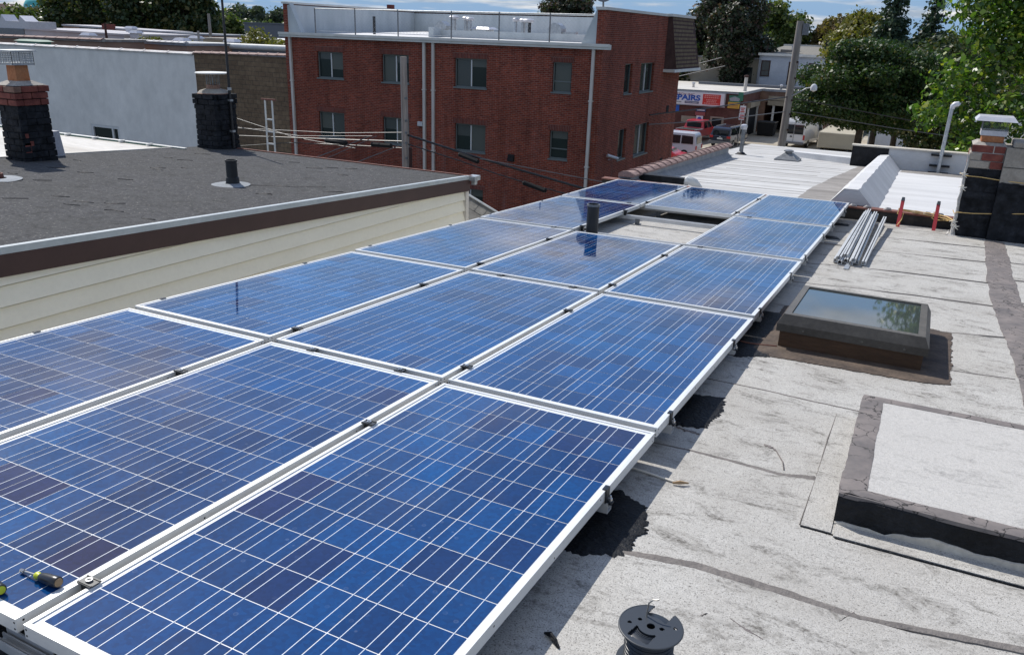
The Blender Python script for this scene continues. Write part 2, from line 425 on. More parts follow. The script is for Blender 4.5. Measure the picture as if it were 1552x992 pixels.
leaf_mat('leaf_copper', [(0, (0.024, 0.033, 0.021)), (0.6, (0.042, 0.060, 0.030)), (0.85, (0.060, 0.039, 0.033)), (1, (0.105, 0.068, 0.057))], 0.2, 0.3)
leaf_mat('leaf_mid', [(0, (0.047, 0.081, 0.024)), (0.6, (0.095, 0.128, 0.034)), (1, (0.162, 0.176, 0.054))], 0.3, 0.3)
leaf_mat('leaf_dark', [(0, (0.027, 0.049, 0.022)), (0.6, (0.052, 0.079, 0.030)), (1, (0.136, 0.116, 0.041))], 0.25, 0.3)
leaf_mat('leaf_autumn', [(0, (0.085, 0.075, 0.030)), (0.5, (0.13, 0.11, 0.038)), (1, (0.19, 0.12, 0.07))], 0.3, 0.2)
leaf_mat('leaf_yellow', [(0, (0.070, 0.085, 0.020)), (0.5, (0.13, 0.13, 0.028)), (1, (0.24, 0.20, 0.04))], 0.3, 0.3)
leaf_mat('leaf_conifer', [(0, (0.022, 0.045, 0.032)), (0.6, (0.042, 0.072, 0.048)), (1, (0.072, 0.096, 0.061))], 0.15, 0.2)
leaf_mat('leaf_far', [(0, (0.060, 0.085, 0.060)), (1, (0.10, 0.12, 0.085))], 0.25, 0.2)
M = MATS

# ------------------------------------------------------------------ helpers
class MB:
    def __init__(s): s.v, s.f, s.mi = [], [], []
    def add(s, vs, fs, m=0):
        b = len(s.v)
        s.v += [tuple(p) for p in vs]
        s.f += [tuple(i+b for i in f) for f in fs]
        s.mi += [m]*len(fs)
        return s
    def poly(s, pts, m=0): return s.add(pts, [tuple(range(len(pts)))], m)
    def box(s, x0, x1, y0, y1, z0, z1, m=0):
        v = [(x, y, z) for z in (z0, z1) for y in (y0, y1) for x in (x0, x1)]
        return s.add(v, [(0, 2, 3, 1), (4, 5, 7, 6), (0, 1, 5, 4), (2, 6, 7, 3), (0, 4, 6, 2), (1, 3, 7, 5)], m)
    def hexa(s, b, t, m=0):
        """b, t: four bottom and four top corners in the same winding"""
        return s.add(list(b)+list(t), [(3, 2, 1, 0), (4, 5, 6, 7), (0, 1, 5, 4), (1, 2, 6, 5), (2, 3, 7, 6), (3, 0, 4, 7)], m)
    def slab(s, x0, x1, y0, y1, zf, th, m=0):
        """slab whose top follows zf(x, y)"""
        c = [(x0, y0), (x1, y0), (x1, y1), (x0, y1)]
        t = [(x, y, zf(x, y)) for x, y in c]
        return s.hexa([(x, y, z-th) for x, y, z in t], t, m)
    def prism(s, pts, vec, m=0):
        n = len(pts)
        q = [(p[0]+vec[0], p[1]+vec[1], p[2]+vec[2]) for p in pts]
        return s.add(list(pts)+q, [tuple(range(n))[::-1], tuple(range(n, 2*n))]+[(i, (i+1) % n, n+(i+1) % n, n+i) for i in range(n)], m)
    def tube(s, pts, r, n=8, m=0, cap=True):
        pts = [Vector(p) for p in pts]
        rs = r if isinstance(r, (list, tuple)) else [r]*len(pts)
        vs, fs = [], []
        prev = None
        for i, p in enumerate(pts):
            d = (pts[min(i+1, len(pts)-1)]-pts[max(i-1, 0)])
            d = d.normalized() if d.length > 1e-9 else Vector((0, 0, 1))
            if prev is None: a = d.orthogonal().normalized()
            else:
                a = prev-d*prev.dot(d)
                a = a.normalized() if a.length > 1e-6 else d.orthogonal().normalized()
            prev = a
            b = d.cross(a)
            for k in range(n):
                t = 2*pi*k/n
                vs.append(p+(a*cos(t)+b*sin(t))*rs[i])
        for i in range(len(pts)-1):
            for k in range(n):
                k2 = (k+1) % n
                fs.append((i*n+k, i*n+k2, (i+1)*n+k2, (i+1)*n+k))
        if cap:
            fs.append(tuple(range(n))[::-1])
            fs.append(tuple((len(pts)-1)*n+k for k in range(n)))
        return s.add(vs, fs, m)
    def lathe(s, c, prof, n=24, m=0, axis='Z'):
        """prof: (r, h) pairs"""
        vs, fs = [], []
        for r, h in prof:
            for k in range(n):
                t = 2*pi*k/n
                if axis == 'Z': vs.append((c[0]+r*cos(t), c[1]+r*sin(t), c[2]+h))
                elif axis == 'X': vs.append((c[0]+h, c[1]+r*cos(t), c[2]+r*sin(t)))
                else: vs.append((c[0]+r*cos(t), c[1]+h, c[2]+r*sin(t)))
        for i in range(len(prof)-1):
            for k in range(n):
                k2 = (k+1) % n
                fs.append((i*n+k, i*n+k2, (i+1)*n+k2, (i+1)*n+k))
        return s.add(vs, fs, m)
    def mesh(s, name, mats, smooth=False):
        me = bpy.data.meshes.new(name)
        me.from_pydata(s.v, [], s.f)
        for mm in (mats if isinstance(mats, (list, tuple)) else [mats]):
            me.materials.append(M[mm] if isinstance(mm, str) else mm)
        if any(s.mi): me.polygons.foreach_set('material_index', s.mi)
        if smooth:
            me.polygons.foreach_set('use_smooth', [True]*len(me.polygons))
            try: me.set_sharp_from_angle(angle=radians(40))
            except Exception: pass
        me.update()
        return me
    def build(s, name, mats, parent=None, smooth=False, fix=False):
        me = s.mesh(name, mats, smooth)
        if fix:
            bm = bmesh.new(); bm.from_mesh(me)
            bmesh.ops.recalc_face_normals(bm, faces=bm.faces)
            bm.to_mesh(me); bm.free()
        return place(name, me, parent)

def place(name, me, parent=None, loc=None):
    """link a mesh; world-coordinate meshes of a thing keep their place"""
    o = bpy.data.objects.new(name, me)
    COL.objects.link(o)
    if parent is not None:
        o.parent = parent
        if loc is not None: o.location = loc
        elif parent.parent is None and parent.type == 'EMPTY': o.location = -Vector(parent.location)
    elif loc is not None: o.location = loc
    return o
def tag(o, label, cat, group=None):
    o['label'] = label; o['category'] = cat
    if group: o['group'] = group
    return o
def thing(name, label, cat, loc=(0, 0, 0), group=None, rot=None):
    o = bpy.data.objects.new(name, None)
    o.empty_display_size = 0.1
    COL.objects.link(o)
    o.location = loc
    if rot: o.rotation_euler = rot
    return tag(o, label, cat, group)
def struct(o): o['kind'] = 'structure'; return o
def stuff(o, label=None, cat=None):
    o['kind'] = 'stuff'
    if label: o['label'] = label; o['category'] = cat
    return o
def bevel(o, w=0.003, seg=1):
    md = o.modifiers.new('bevel', 'BEVEL'); md.width = w; md.segments = seg; md.limit_method = 'ANGLE'
    return o
def lerp(a, b, t): return a+(b-a)*t

# ------------------------------------------------------------------ ground
SX, SY = 0.0096, -0.048          # the fall of our roof
def PZ(x, y): return SX*x+SY*y                  # plane of the panel tops
def RZ(x, y): return SX*x+SY*y-0.13-max(0.0, y-7)*0.02             # our roof surface
def R1(x, y): return SX*x+SY*y-0.10             # neighbour's roof beyond
def LZ(x, y): return -0.05677*y+0.0839          # charcoal roof on the left
GZ = -7.5

g = MB(); g.poly([(-1500, -200, GZ), (1500, -200, GZ), (1500, 2500, GZ), (-1500, 2500, GZ)])
struct(g.build('ground', 'far_ground'))
g = MB(); g.poly([(-60, 40, GZ+.02), (30, 40, GZ+.02), (30, 92, GZ+.02), (-60, 92, GZ+.02)])
struct(g.build('yard_pavement', 'ground_concrete'))
g = MB(); g.poly([(-60, 58, GZ+.03), (-16.0, 58, GZ+.03), (-16.0, 70, GZ+.03), (-60, 70, GZ+.03)])
struct(g.build('road', 'asphalt'))

# ================================================================== OUR HOUSE AND ROOF
house = thing('row_house', 'flat roofed house carrying the solar array, covered in pale mineral roofing sheets', 'house', (0, 0, GZ))
b = MB()
b.slab(-2.30, 4.2, -3.2, 7.0, lambda x, y: RZ(x, y)-0.012, 0.25)
b.slab(-2.30, 4.2, 7.0, 10.05, lambda x, y: RZ(x, y)-0.012, 0.25)
b.box(-2.25, 4.15, -3.15, 10.0, GZ, -0.95)
b.build('wall', 'siding_cream', house)
SEAMS = [-3.2, -2.3, -1.4, -0.5, 0.38, 1.29, 2.15, 3.05, 4.04, 4.86, 5.74, 6.62, 7.68, 8.66, 9.60, 10.0]
def wob(x, s, a=0.012): return a*(sin(x*3.1+s*1.7)+0.6*sin(x*7.7+s*3.3)+0.4*sin(x*17.0+s))
for i in range(len(SEAMS)-1):
    y0, y1 = SEAMS[i], SEAMS[i+1]
    b = MB()
    n = 40
    top, lowv = [], []
    x0, x1 = -2.30, 4.2
    vs, fs = [], []
    for k in range(n+1):
        x = lerp(x0, x1, k/n)
        ya, yb = y0-0.03+wob(x, i)*(i > 0), y1+wob(x, i+1)*(i < len(SEAMS)-2)
        # the nearer sheet laps over the farther one: its far edge stands 4 mm proud
        vs += [(x, ya, RZ(x, ya)-0.002), (x, (ya+yb)/2, RZ(x, (ya+yb)/2)+0.001+0.0015*sin(x*2.3+i)), (x, yb, RZ(x, yb)+0.004), (x, yb+0.001, RZ(x, yb)-0.012)]
    for k in range(n):
        for j in range(3):
            a = k*4+j
            fs.append((a, a+4, a+5, a+1))
    b.add(vs, fs)
    b.build('roofing_sheet', 'white_granules', house, smooth=False)

def ribbon(name, pts, widths, mat, parent, zf, lift=0.007, seed=0, wig=0.22, sub=16, smooth=True):
    """irregular strip of tar laid on a surface"""
    rnd = random.Random(seed)
    P = []
    for i in range(len(pts)-1):
        for k in range(sub):
            t = k/sub
            P.append((lerp(pts[i][0], pts[i+1][0], t), lerp(pts[i][1], pts[i+1][1], t), lerp(widths[i], widths[i+1], t)))
    P.append((*pts[-1], widths[-1]))
    vs, fs = [], []
    pl = prr = 0.0
    for i, (x, y, w) in enumerate(P):
        a, c = P[max(i-1, 0)], P[min(i+1, len(P)-1)]
        d = Vector((c[0]-a[0], c[1]-a[1], 0)).normalized()
        nx, ny = -d.y, d.x
        pl, prr = pl*.55+rnd.uniform(-1, 1)*.75, prr*.55+rnd.uniform(-1, 1)*.75
        wl = max(.002, w/2*(1+wig*pl)); wr = max(.002, w/2*(1+wig*prr))
        l, r = (x+nx*wl, y+ny*wl), (x-nx*wr, y-ny*wr)
        vs += [(l[0], l[1], zf(*l)+lift*0.45), (x, y, zf(x, y)+lift), (r[0], r[1], zf(*r)+lift*0.45), (l[0]+nx*.001, l[1]+ny*.001, zf(*l)-.01), (r[0]-nx*.001, r[1]-ny*.001, zf(*r)-.01)]
    for i in range(len(P)-1):
        a = i*5; c = a+5
        fs += [(a, c, c+1, a+1), (a+1, c+1, c+2, a+2), (a+3, c+3, c, a), (a+2, c+2, c+4, a+4)]
    b = MB(); b.add(vs, fs)
    return b.build(name, mat, parent, smooth=smooth, fix=True)

ribbon('tar_seam', [(0.90, 1.20), (1.10, 1.265), (1.34, 1.315), (1.64, 1.31), (1.83, 1.30), (2.27, 1.39), (2.9, 1.42)], [.012, .03, .045, .038, .03, .03, .03], 'seam_tar', house, RZ, seed=1)
ribbon('tar_seam', [(0.85, 2.13), (1.10, 2.145), (1.25, 2.14), (1.46, 2.125), (1.60, 2.165)], [.015, .020, .026, .030, .045], 'seam_tar', house, RZ, seed=2)
ribbon('tar_seam', [(0.86, 3.05), (1.24, 3.05), (1.45, 3.03), (1.69, 3.02)], [.012, .016, .022, .018], 'seam_tar', house, RZ, seed=3)
ribbon('tar_seam', [(0.86, 4.10), (1.10, 4.10)], [.012, .012], 'black_tar', house, RZ, seed=4)
ribbon('tar_seam', [(2.05, 3.97), (2.20, 3.98), (2.41, 4.01)], [.02, .012, .014], 'seam_tar', house, RZ, seed=5)
ribbon('tar_seam', [(1.92, 4.77), (2.15, 4.83), (2.42, 4.92)], [.012, .016, .012], 'seam_tar', house, RZ, seed=6)
ribbon('tar_seam', [(0.80, 5.64), (1.17, 5.69), (1.50, 5.75), (1.83, 5.80), (2.40, 5.81)], [.022, .018, .012, .014, .012], 'seam_tar', house, RZ, seed=7)
ribbon('tar_seam', [(0.70, 6.41), (1.18, 6.55), (1.70, 6.65), (2.43, 6.68)], [.014, .010, .012, .012], 'seam_tar', house, RZ, seed=8)
ribbon('tar_seam', [(0.70, 7.70), (1.15, 7.71), (1.55, 7.64), (2.45, 7.78)], [.012, .010, .014, .014], 'seam_tar', house, RZ, seed=9)
ribbon('tar_seam', [(0.7, 8.66), (1.49, 8.66), (2.47, 8.76)], [.012, .014, .014], 'seam_tar', house, RZ, seed=10)
ribbon('tar_seam', [(0.9, 9.58), (1.49, 9.57), (2.2, 9.50)], [.012, .014, .014], 'seam_tar', house, RZ, seed=12)
ribbon('tar_seam', [(-1.0, 6.62), (-0.5, 6.60), (0.1, 6.62)], [.02, .018, .02], 'seam_tar', house, RZ, seed=11)
# seams on the right of the long strip
for j, yy in enumerate((2.62, 3.55, 4.5, 5.05, 6.05, 6.95, 7.9)):
    ribbon('tar_seam', [(2.55, yy), (3.0, yy+.02), (3.6, yy+.01)], [.014, .014, .014], 'seam_tar', house, RZ, seed=20+j)
ribbon('tar_strip', [(2.585, 9.35), (2.57, 9.00), (2.54, 8.0), (2.50, 7.0), (2.49, 6.1), (2.50, 5.3), (2.51, 4.6), (2.50, 4.0), (2.50, 3.3), (2.47, 2.95), (2.46, 2.6)],
       [.20, .20, .20, .20, .21, .20, .17, .15, .16, .16, .16], 'weathered_tar', house, RZ, lift=0.010, seed=31, wig=0.10, sub=8)

def splat(name, pts, mat, parent, zf, lift=0.009, seed=0, jag=0.019, n=10):
    """brushed patch with a ragged edge"""
    rnd = random.Random(seed)
    cx = sum(p[0] for p in pts)/len(pts); cy = sum(p[1] for p in pts)/len(pts)
    ring = []
    sm = 0.0
    for i in range(len(pts)):
        a, c = pts[i], pts[(i+1) % len(pts)]
        d = math.hypot(c[0]-a[0], c[1]-a[1])
        nn = max(4, int(d/0.009))
        for k in range(nn):
            t = k/nn
            sm = .7*sm+rnd.uniform(-1, 1)*.55
            j = jag*(.75*sm+rnd.uniform(-1, 1)*.45)
            x, y = lerp(a[0], c[0], t), lerp(a[1], c[1], t)
            l = math.hypot(x-cx, y-cy) or 1
            ring.append((x+(x-cx)/l*j, y+(y-cy)/l*j*.8))
    vs = [(cx, cy, zf(cx, cy)+lift)]
    nr = len(ring)
    for s, h in ((0.5, lift), (0.92, lift*.9), (1.0, lift*.45), (1.002, -.01)):
        for x, y in ring:
            X, Y = cx+(x-cx)*s, cy+(y-cy)*s
            vs.append((X, Y, zf(X, Y)+h*(1 if h < 0 else rnd.uniform(.93, 1.07))))
    fs = []
    for k in range(nr): fs.append((0, 1+k, 1+(k+1) % nr))
    for r in range(3):
        for k in range(nr):
            a, c = 1+r*nr+k, 1+r*nr+(k+1) % nr
            fs.append((a, a+nr, c+nr, c))
    b = MB(); b.add(vs, fs)
    return b.build(name, mat, parent, smooth=True, fix=True)
splat('tar_patch', [(0.72, 1.26), (0.80, 1.62), (0.96, 1.66), (1.09, 1.60), (1.13, 1.47), (1.12, 1.25), (1.00, 1.18), (0.85, 1.16)], 'black_tar', house, RZ, seed=1)
splat('tar_patch', [(0.75, 2.45), (0.80, 2.82), (0.98, 2.80), (1.09, 2.83), (1.125, 2.68), (1.10, 2.42), (0.95, 2.36)], 'black_tar', house, RZ, seed=2)
splat('tar_patch', [(0.75, 3.50), (0.78, 4.50), (0.96, 4.62), (1.10, 4.62), (1.12, 4.25), (1.20, 3.95), (1.16, 3.62), (1.02, 3.52)], 'black_tar', house, RZ, seed=3)
splat('tar_patch', [(0.80, 8.02), (0.82, 8.30), (1.04, 8.26), (1.10, 8.08)], 'black_tar', house, RZ, seed=5)
splat('tar_patch', [(0.80, 9.2), (0.82, 9.45), (1.06, 9.42), (1.08, 9.24)], 'black_tar', house, RZ, seed=6)
splat('tar_patch', [(-0.35, 5.98), (-0.30, 6.14), (-0.02, 6.12), (-0.03, 5.96)], 'black_tar', house, RZ, seed=15)
for j, (xx, yy) in enumerate(((-1.0, -.12), (0.05, -.06), (.6, -.05))):
    splat('tar_patch', [(xx-.3, yy-.12), (xx-.3, yy+.35), (xx+.25, yy+.4), (xx+.3, yy-.1)], 'black_tar', house, RZ, seed=25+j)
# flashings round the hatch platform
b = MB(); b.slab(1.60, 1.70, 1.755, 2.93, lambda x, y: RZ(x, y)+0.007, .018); b.build('flashing_sheet', 'white_granules', house)
b = MB(); b.slab(1.71, 3.4, 1.735, 1.86, lambda x, y: RZ(x, y)+0.009, .020); b.build('flashing_sheet', 'white_granules', house)
ribbon('tar_seam', [(1.60, 1.750), (1.71, 1.748), (1.72, 1.731), (2.2, 1.732), (3.3, 1.732)], [.006, .006, .007, .006, .006], 'black_tar', house, RZ, seed=71)
ribbon('tar_seam', [(1.597, 1.76), (1.60, 2.2), (1.597, 2.6), (1.60, 2.93)], [.006, .004, .008, .004], 'seam_tar', house, RZ, seed=72)
# far curb of the roof
b = MB(); b.hexa([(-2.30, 9.99, -.85), (2.20, 9.99, -.85), (2.20, 10.10, -.85), (-2.30, 10.10, -.85)],
                 [(-2.30, 9.99, -.505), (2.20, 9.99, -.522), (2.20, 10.10, -.522), (-2.30, 10.10, -.505)])
b.build('curb', 'curb_dark', house)
b = MB(); b.hexa([(-2.31, 9.975, -.508), (2.19, 9.975, -.524), (2.19, 10.12, -.524), (-2.31, 10.12, -.508)],
                 [(-2.31, 9.975, -.488), (2.19, 9.975, -.504), (2.19, 10.12, -.504), (-2.31, 10.12, -.488)])
b.build('curb_cap', 'rust_trim', house)
for j, x in enumerate((1.02, 1.19, 1.42, 1.74, 1.86, 2.0)):
    b = MB(); z = -.500
    b.tube([(x-.03, 10.02, z), (x, 10.01, z+.016), (x+.04, 10.03, z+.012), (x+.06, 10.02, z)], [.008, .022, .018, .006], 6)
    b.build('sealant_lump', 'caulk', house, smooth=True)

# ---------------------------------------------------------------- solar array
PW, PL, GX, GY = 0.99, 1.9645, 0.0364, 0.0343
ZOFF = [.0067, .0026, .0078, -.0109, -.0027, -.0108, -.0024, -.0056, -.0010, .0164]
CDX, CDZ = (-.0035, .0066, 0), (.0053, .0028, 0)
# shared meshes, local to the panel's front left top corner
f = MB()
T, LIP, DEP = 0.0, 0.0125, 0.040
for x0, x1 in ((0, LIP), (PW-LIP, PW)): f.box(x0, x1, 0, PL, -0.006, 0)
for y0, y1 in ((0, LIP), (PL-LIP, PL)): f.box(LIP, PW-LIP, y0, y1, -0.006, -0.0003)
for x0, x1 in ((0.0008, .004), (PW-.004, PW-.0008)): f.box(x0, x1, 0.0008, PL-.0008, -DEP, -.0058)
for y0, y1 in ((0.0008, .004), (PL-.004, PL-.0008)): f.box(.004, PW-.004, y0, y1, -DEP, -.0058)
for x0, x1 in ((.004, .03), (PW-.03, PW-.004)): f.box(x0, x1, .004, PL-.004, -DEP, -DEP+.002)
for y, z in ((.02, -.013), (.02, -.031), (PL-.02, -.013), (PL-.02, -.031), (.60, -.018), (PL-.6, -.018), (PL*.5, -.030)):
    f.lathe((PW-.0009, y, z), [(.0001, .0006), (.0032, .0006), (.0032, 0)], 8, 1, 'X')
for x, z in ((.004, -.013), (.004, -.031)):
    for xx in (x+.004, PW-x-.004): f.lathe((xx, .0012, z), [(.0001, -.0009), (.003, -.0009), (.003, 0)], 8, 1, 'Y')
frame_me = f.mesh('frame', ['anodised', 'hole_black'])
f = MB(); f.box(LIP, PW-LIP, LIP, PL-LIP, -.009, -.0040)
back_me = f.mesh('backsheet', 'backsheet')
CW = (PW-2*.026)/6; CL = (PL-2*.034)/12; CG = .0019
cell = MB()
cell.poly([(CG, CG, 0), (CW-CG, CG, 0), (CW-CG, CL-CG, 0), (CG, CL-CG, 0)])
for q in (.25, .75): cell.poly([(CW*q-.0012, 0, .0003), (CW*q+.0012, 0, .0003), (CW*q+.0012, CL, .0003), (CW*q-.0012, CL, .0003)], 1)
cell_me = cell.mesh('solar_cell', ['solar_cell', 'busbar'])
# clamp between two panels: plate, bolt and the black body in the gap
def mid_clamp_mesh(wx, wy):
    c = MB()
    c.box(-wx/2, wx/2, -wy/2, wy/2, .0006, .0036)
    c.box(-wx/2, wx/2, -wy/2+.002, -wy/2+.006, .0036, .0060)
    c.box(-wx/2, wx/2, wy/2-.006, wy/2-.002, .0036, .0060)
    c.box(-.012, .012, -.016, .016, -.05, .0006, 1)
    c.lathe((0, 0, .0036), [(.0001, .001), (.0045, .001), (.0055, .006), (.0095, .006), (.0095, 0)], 12, 2)
    return c.mesh('clamp', ['clamp_top', 'clamp_black', 'bolt_steel'])
clampX = mid_clamp_mesh(.052, .036)
clampY = mid_clamp_mesh(.042, .046)
def end_clamp_mesh(s):
    c = MB()
    c.box(-.012*s if s > 0 else 0, 0 if s > 0 else .012, -.017, .017, .0006, .004)
    x0, x1 = (0.001, .005) if s > 0 else (-.005, -.001)
    c.box(x0, x1, -.017, .017, -.05, .004)
    x0, x1 = (.005, .024) if s > 0 else (-.024, -.005)
    c.box(x0, x1, -.014, .014, -.052, -.046)
    c.tube([(s*.015, 0, -.046), (s*.015, 0, -.022)], .0035, 8, 1)
    c.lathe((s*.015, 0, -.046), [(.0001, .014), (.008, .014), (.008, .006), (.0001, .006)], 6, 1)
    return c.mesh('end_clamp', ['clamp_black', 'bolt_steel'])
endR, endL = end_clamp_mesh(1), end_clamp_mesh(-1)
ROWN = ['nearest', 'second', 'third', 'fourth', 'farthest']
COLN = ['left', 'middle', 'right']
EXTRA = {(1, 1): 'with a faint white smear', (2, 1): 'cut by the bottom of the photo', (0, 1): 'cut by the left photo edge',
         (1, 3): 'mirroring the black vent pipe', (0, 4): 'left of the opening', (2, 4): 'right of the opening',
         (1, 5): 'just behind the opening', (2, 5): 'far right corner', (0, 5): 'far left corner'}
RAILY = (0.19, 1.42)
for c in range(3):
    for r in range(1, 6):
        if (c, r) == (1, 4): continue
        x = (c-2)*(PW+GX)+CDX[c]; y = (r-1)*(PL+GY)
        zf = SX*x+SY*y+ZOFF[2*r-2]+CDZ[c]; zb = SX*x+SY*(y+PL)+ZOFF[2*r-1]+CDZ[c]
        lab = 'solar panel in the %s column, %s row%s' % (COLN[c], ROWN[r-1], (', '+EXTRA[(c, r)]) if (c, r) in EXTRA else '')
        p = thing('solar_panel', lab, 'solar panel', (x, y, zf), 'blue solar panels of the array', rot=(atan2(zb-zf, PL), -atan(SX), 0))
        place('frame', frame_me, p, (0, 0, 0))
        place('backsheet', back_me, p, (0, 0, 0))
        for i in range(6):
            for j in range(12):
                place('solar_cell', cell_me, p, (.026+i*CW, .034+j*CL, -.0030))
        for ry in RAILY:
            if c < 2: place('clamp', clampX, p, (PW+GX/2, ry, 0))
            if c == 2: place('clamp', endR, p, (PW, ry, 0))
            if c == 0: place('clamp', endL, p, (0, ry, 0))
        rowc = {(1, 1): (.25, .77), (1, 2): (.25, .80), (2, 3): (.14,), (2, 4): (.16,), (0, 3): (.80,), (0, 4): (.85,)}
        for cx in rowc.get((c, r), ()): place('clamp', clampY, p, (cx, PL+GY/2, 0))
# mounting rails under the panels with L shaped feet
for r in range(1, 6):
    for k, ry in enumerate(RAILY):
        y = (r-1)*(PL+GY)+ry
        if k == 0 and r == 1: pass
        rl = thing('mounting_rail', 'silver mounting rail under the %s panel row, %s of its pair' % (ROWN[r-1], ('nearer', 'farther')[k]), 'rail', (-.5, y, PZ(-.5, y)-.13), 'mounting rails under the panels')
        b = MB()
        def rz(x, yy, y=y): return PZ(x, y)-.042
        xa, xb = -2.075, 1.004
        # channel section: two walls, floor and lips round the top slot
        for (ya, yb, t0, t1) in ((y-.019, y-.016, 0, .042), (y+.016, y+.019, 0, .042), (y-.016, y+.016, .038, .042), (y-.016, y-.006, 0, .003), (y+.006, y+.016, 0, .003), (y-.016, y+.016, .018, .021)):
            b.hexa([(xa, ya, rz(xa, 0)-t1), (xb, ya, rz(xb, 0)-t1), (xb, yb, rz(xb, 0)-t1), (xa, yb, rz(xa, 0)-t1)],
                   [(xa, ya, rz(xa, 0)-t0), (xb, ya, rz(xb, 0)-t0), (xb, yb, rz(xb, 0)-t0), (xa, yb, rz(xa, 0)-t0)])
        b.build('rail', 'rail_metal', rl)
        for fx in (-1.9, -.9, .05, .80):
            q = MB(); z0 = RZ(fx, y)+.004
            q.box(fx-.025, fx+.025, y-.035, y+.045, z0, z0+.006)
            q.box(fx-.025, fx+.025, y-.025, y-.0192, z0+.006, z0+.062)
            q.lathe((fx, y+.022, z0+.006), [(.009, 0), (.009, .008), (.0001, .008)], 6)
            q.build('foot', 'dull_steel', rl)
# a short rail end lying beside the near corner
t = thing('rail_offcut', 'short silver rail end sticking out below the near corner of the array', 'rail', (-.02, .03, RZ(0, 0)))
b = MB(); zz = -.125
for (a, c, d, e) in ((0, .045, 0, .004), (0, .004, .004, .03), (.041, .045, .004, .03), (.012, .016, .004, .02), (.029, .033, .004, .02)):
    b.prism([(-.16, .00+a, zz+d), (-.16, .00+c, zz+d), (-.16, .00+c, zz+e), (-.16, .00+a, zz+e)], (.20, -.008, .012))
b.build('rail', 'rail_metal', t)

# ---------------------------------------------------------------- black vent pipe in the opening
t = thing('vent_pipe', 'black roof vent pipe standing in the opening of the solar array', 'vent pipe', (-.93, 6.13, RZ(-.93, 6.13)))
zb = RZ(-.93, 6.13)
b = MB()
b.lathe((-.93, 6.13, zb), [(.20, .003), (.12, .012), (.060, .03), (.0565, .05), (.0565, .335), (.060, .34), (.060, .362), (.050, .362), (.050, .10)], 28)
b.build('pipe', 'black_pipe', t, smooth=True)
b = MB(); b.lathe((-.93, 6.13, zb), [(.0605, .345), (.0612, .356), (.0592, .364), (.0520, .364)], 28); b.build('rim', 'dull_steel', t, smooth=True)

# ---------------------------------------------------------------- skylight
sk = thing('skylight', 'dark framed glass skylight on a brown curb beside the solar array', 'skylight', (1.55, 4.25, RZ(1.55, 4.25)))
SF, SB = 3.84, 4.70
def sz(y, h): return RZ(1.55, y)+h
b = MB(); b.hexa([(1.17, SF, sz(SF, -.02)), (1.94, SF, sz(SF, -.02)), (1.94, SB, sz(SB, -.02)), (1.17, SB, sz(SB, -.02))],
                 [(1.17, SF, sz(SF, .12)), (1.94, SF, sz(SF, .12)), (1.94, SB, sz(SB, .12)), (1.17, SB, sz(SB, .12))])
b.build('curb', 'curb_brown', sk)
def ring(z, x0, x1, y0, y1): return [(x0, y0, sz(y0, z)), (x1, y0, sz(y0, z)), (x1, y1, sz(y1, z)), (x0, y1, sz(y1, z))]
rings = [ring(.105, 1.150, 1.960, SF-.02, SB+.02), ring(.150, 1.150, 1.960, SF-.02, SB+.02), ring(.205, 1.178, 1.932, SF+.015, SB-.015), ring(.207, 1.215, 1.895, SF+.055, SB-.055), ring(.196, 1.215, 1.895, SF+.055, SB-.055)]
vs = [p for rg_ in rings for p in rg_]
fs, mi = [], []
for i in range(4):
    for k in range(4):
        a, c = i*4+k, i*4+(k+1) % 4
        fs.append((a, c, c+4, a+4))
b = MB(); b.add(vs[:12], [f_ for f_ in fs[:8]]); b.add([vs[0], vs[1], vs[2], vs[3]], [(3, 2, 1, 0)])
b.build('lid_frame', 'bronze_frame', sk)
for k in range(4):
    b = MB(); a, c = 8+k, 8+(k+1) % 4
    b.poly([vs[a], vs[c], vs[c+4], vs[a+4]]); b.poly([vs[a+4], vs[c+4], vs[c+8], vs[a+8]])
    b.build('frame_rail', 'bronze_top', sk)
b = MB(); b.poly(ring(.199, 1.215, 1.895, SF+.055, SB-.055)); b.build('glass_pane', 'glass_dark', sk)
for x, y in ((1.30, SF-.0205), (1.62, SF-.0205), (1.84, SF-.0205)):
    b = MB(); b.lathe((x, y, sz(y, .125)), [(.0001, -.003), (.006, -.002), (.007, 0)], 8, 0, 'Y'); b.build('screw', 'bronze_top', sk)
splat('tar_skirt', [(1.02, 3.70), (1.10, 3.62), (1.96, 3.65), (2.09, 3.70), (2.11, 4.80), (1.90, 4.86), (1.05, 4.86), (1.06, 4.2)], 'skylight_tar', house, RZ, lift=.012, seed=44, jag=.012)

# ---------------------------------------------------------------- hatch platform
hp = thing('roof_hatch', 'low raised roof platform with black tarred sides and grey tar border at the right edge', 'roof hatch', (2.2, 2.3, RZ(2.2, 2.3)))
HF, HB, HX0, HX1, HH = 1.835, 2.93, 1.70, 3.35, .125
def hz(x, y, h=HH): return RZ(x, y)+h
def wavy(x, s=0.0, a=.004): return a*(sin(x*9+s)+.7*sin(x*23+2*s)+.5*sin(x*47+s))
b = MB(); n = 60
vs, fs = [], []
for k in range(n+1):
    x = lerp(HX0, HX1, k/n)
    yf = HF+wavy(x)*.6
    for (yy, h) in ((yf-.004, .0), (yf-.002, .035), (yf, .075), (yf+.002, .112), (yf+.014, HH), (yf+.055+wavy(x, 2, .003), HH-.002)):
        vs.append((x, yy, hz(x, yy, h)+wavy(x, h*40, .0012)))
for k in range(n):
    for j in range(5): a = k*6+j; fs.append((a, a+6, a+7, a+1))
b.add(vs, fs); b.build('front_side', 'black_tar', hp, smooth=True)
b = MB(); vs, fs = [], []
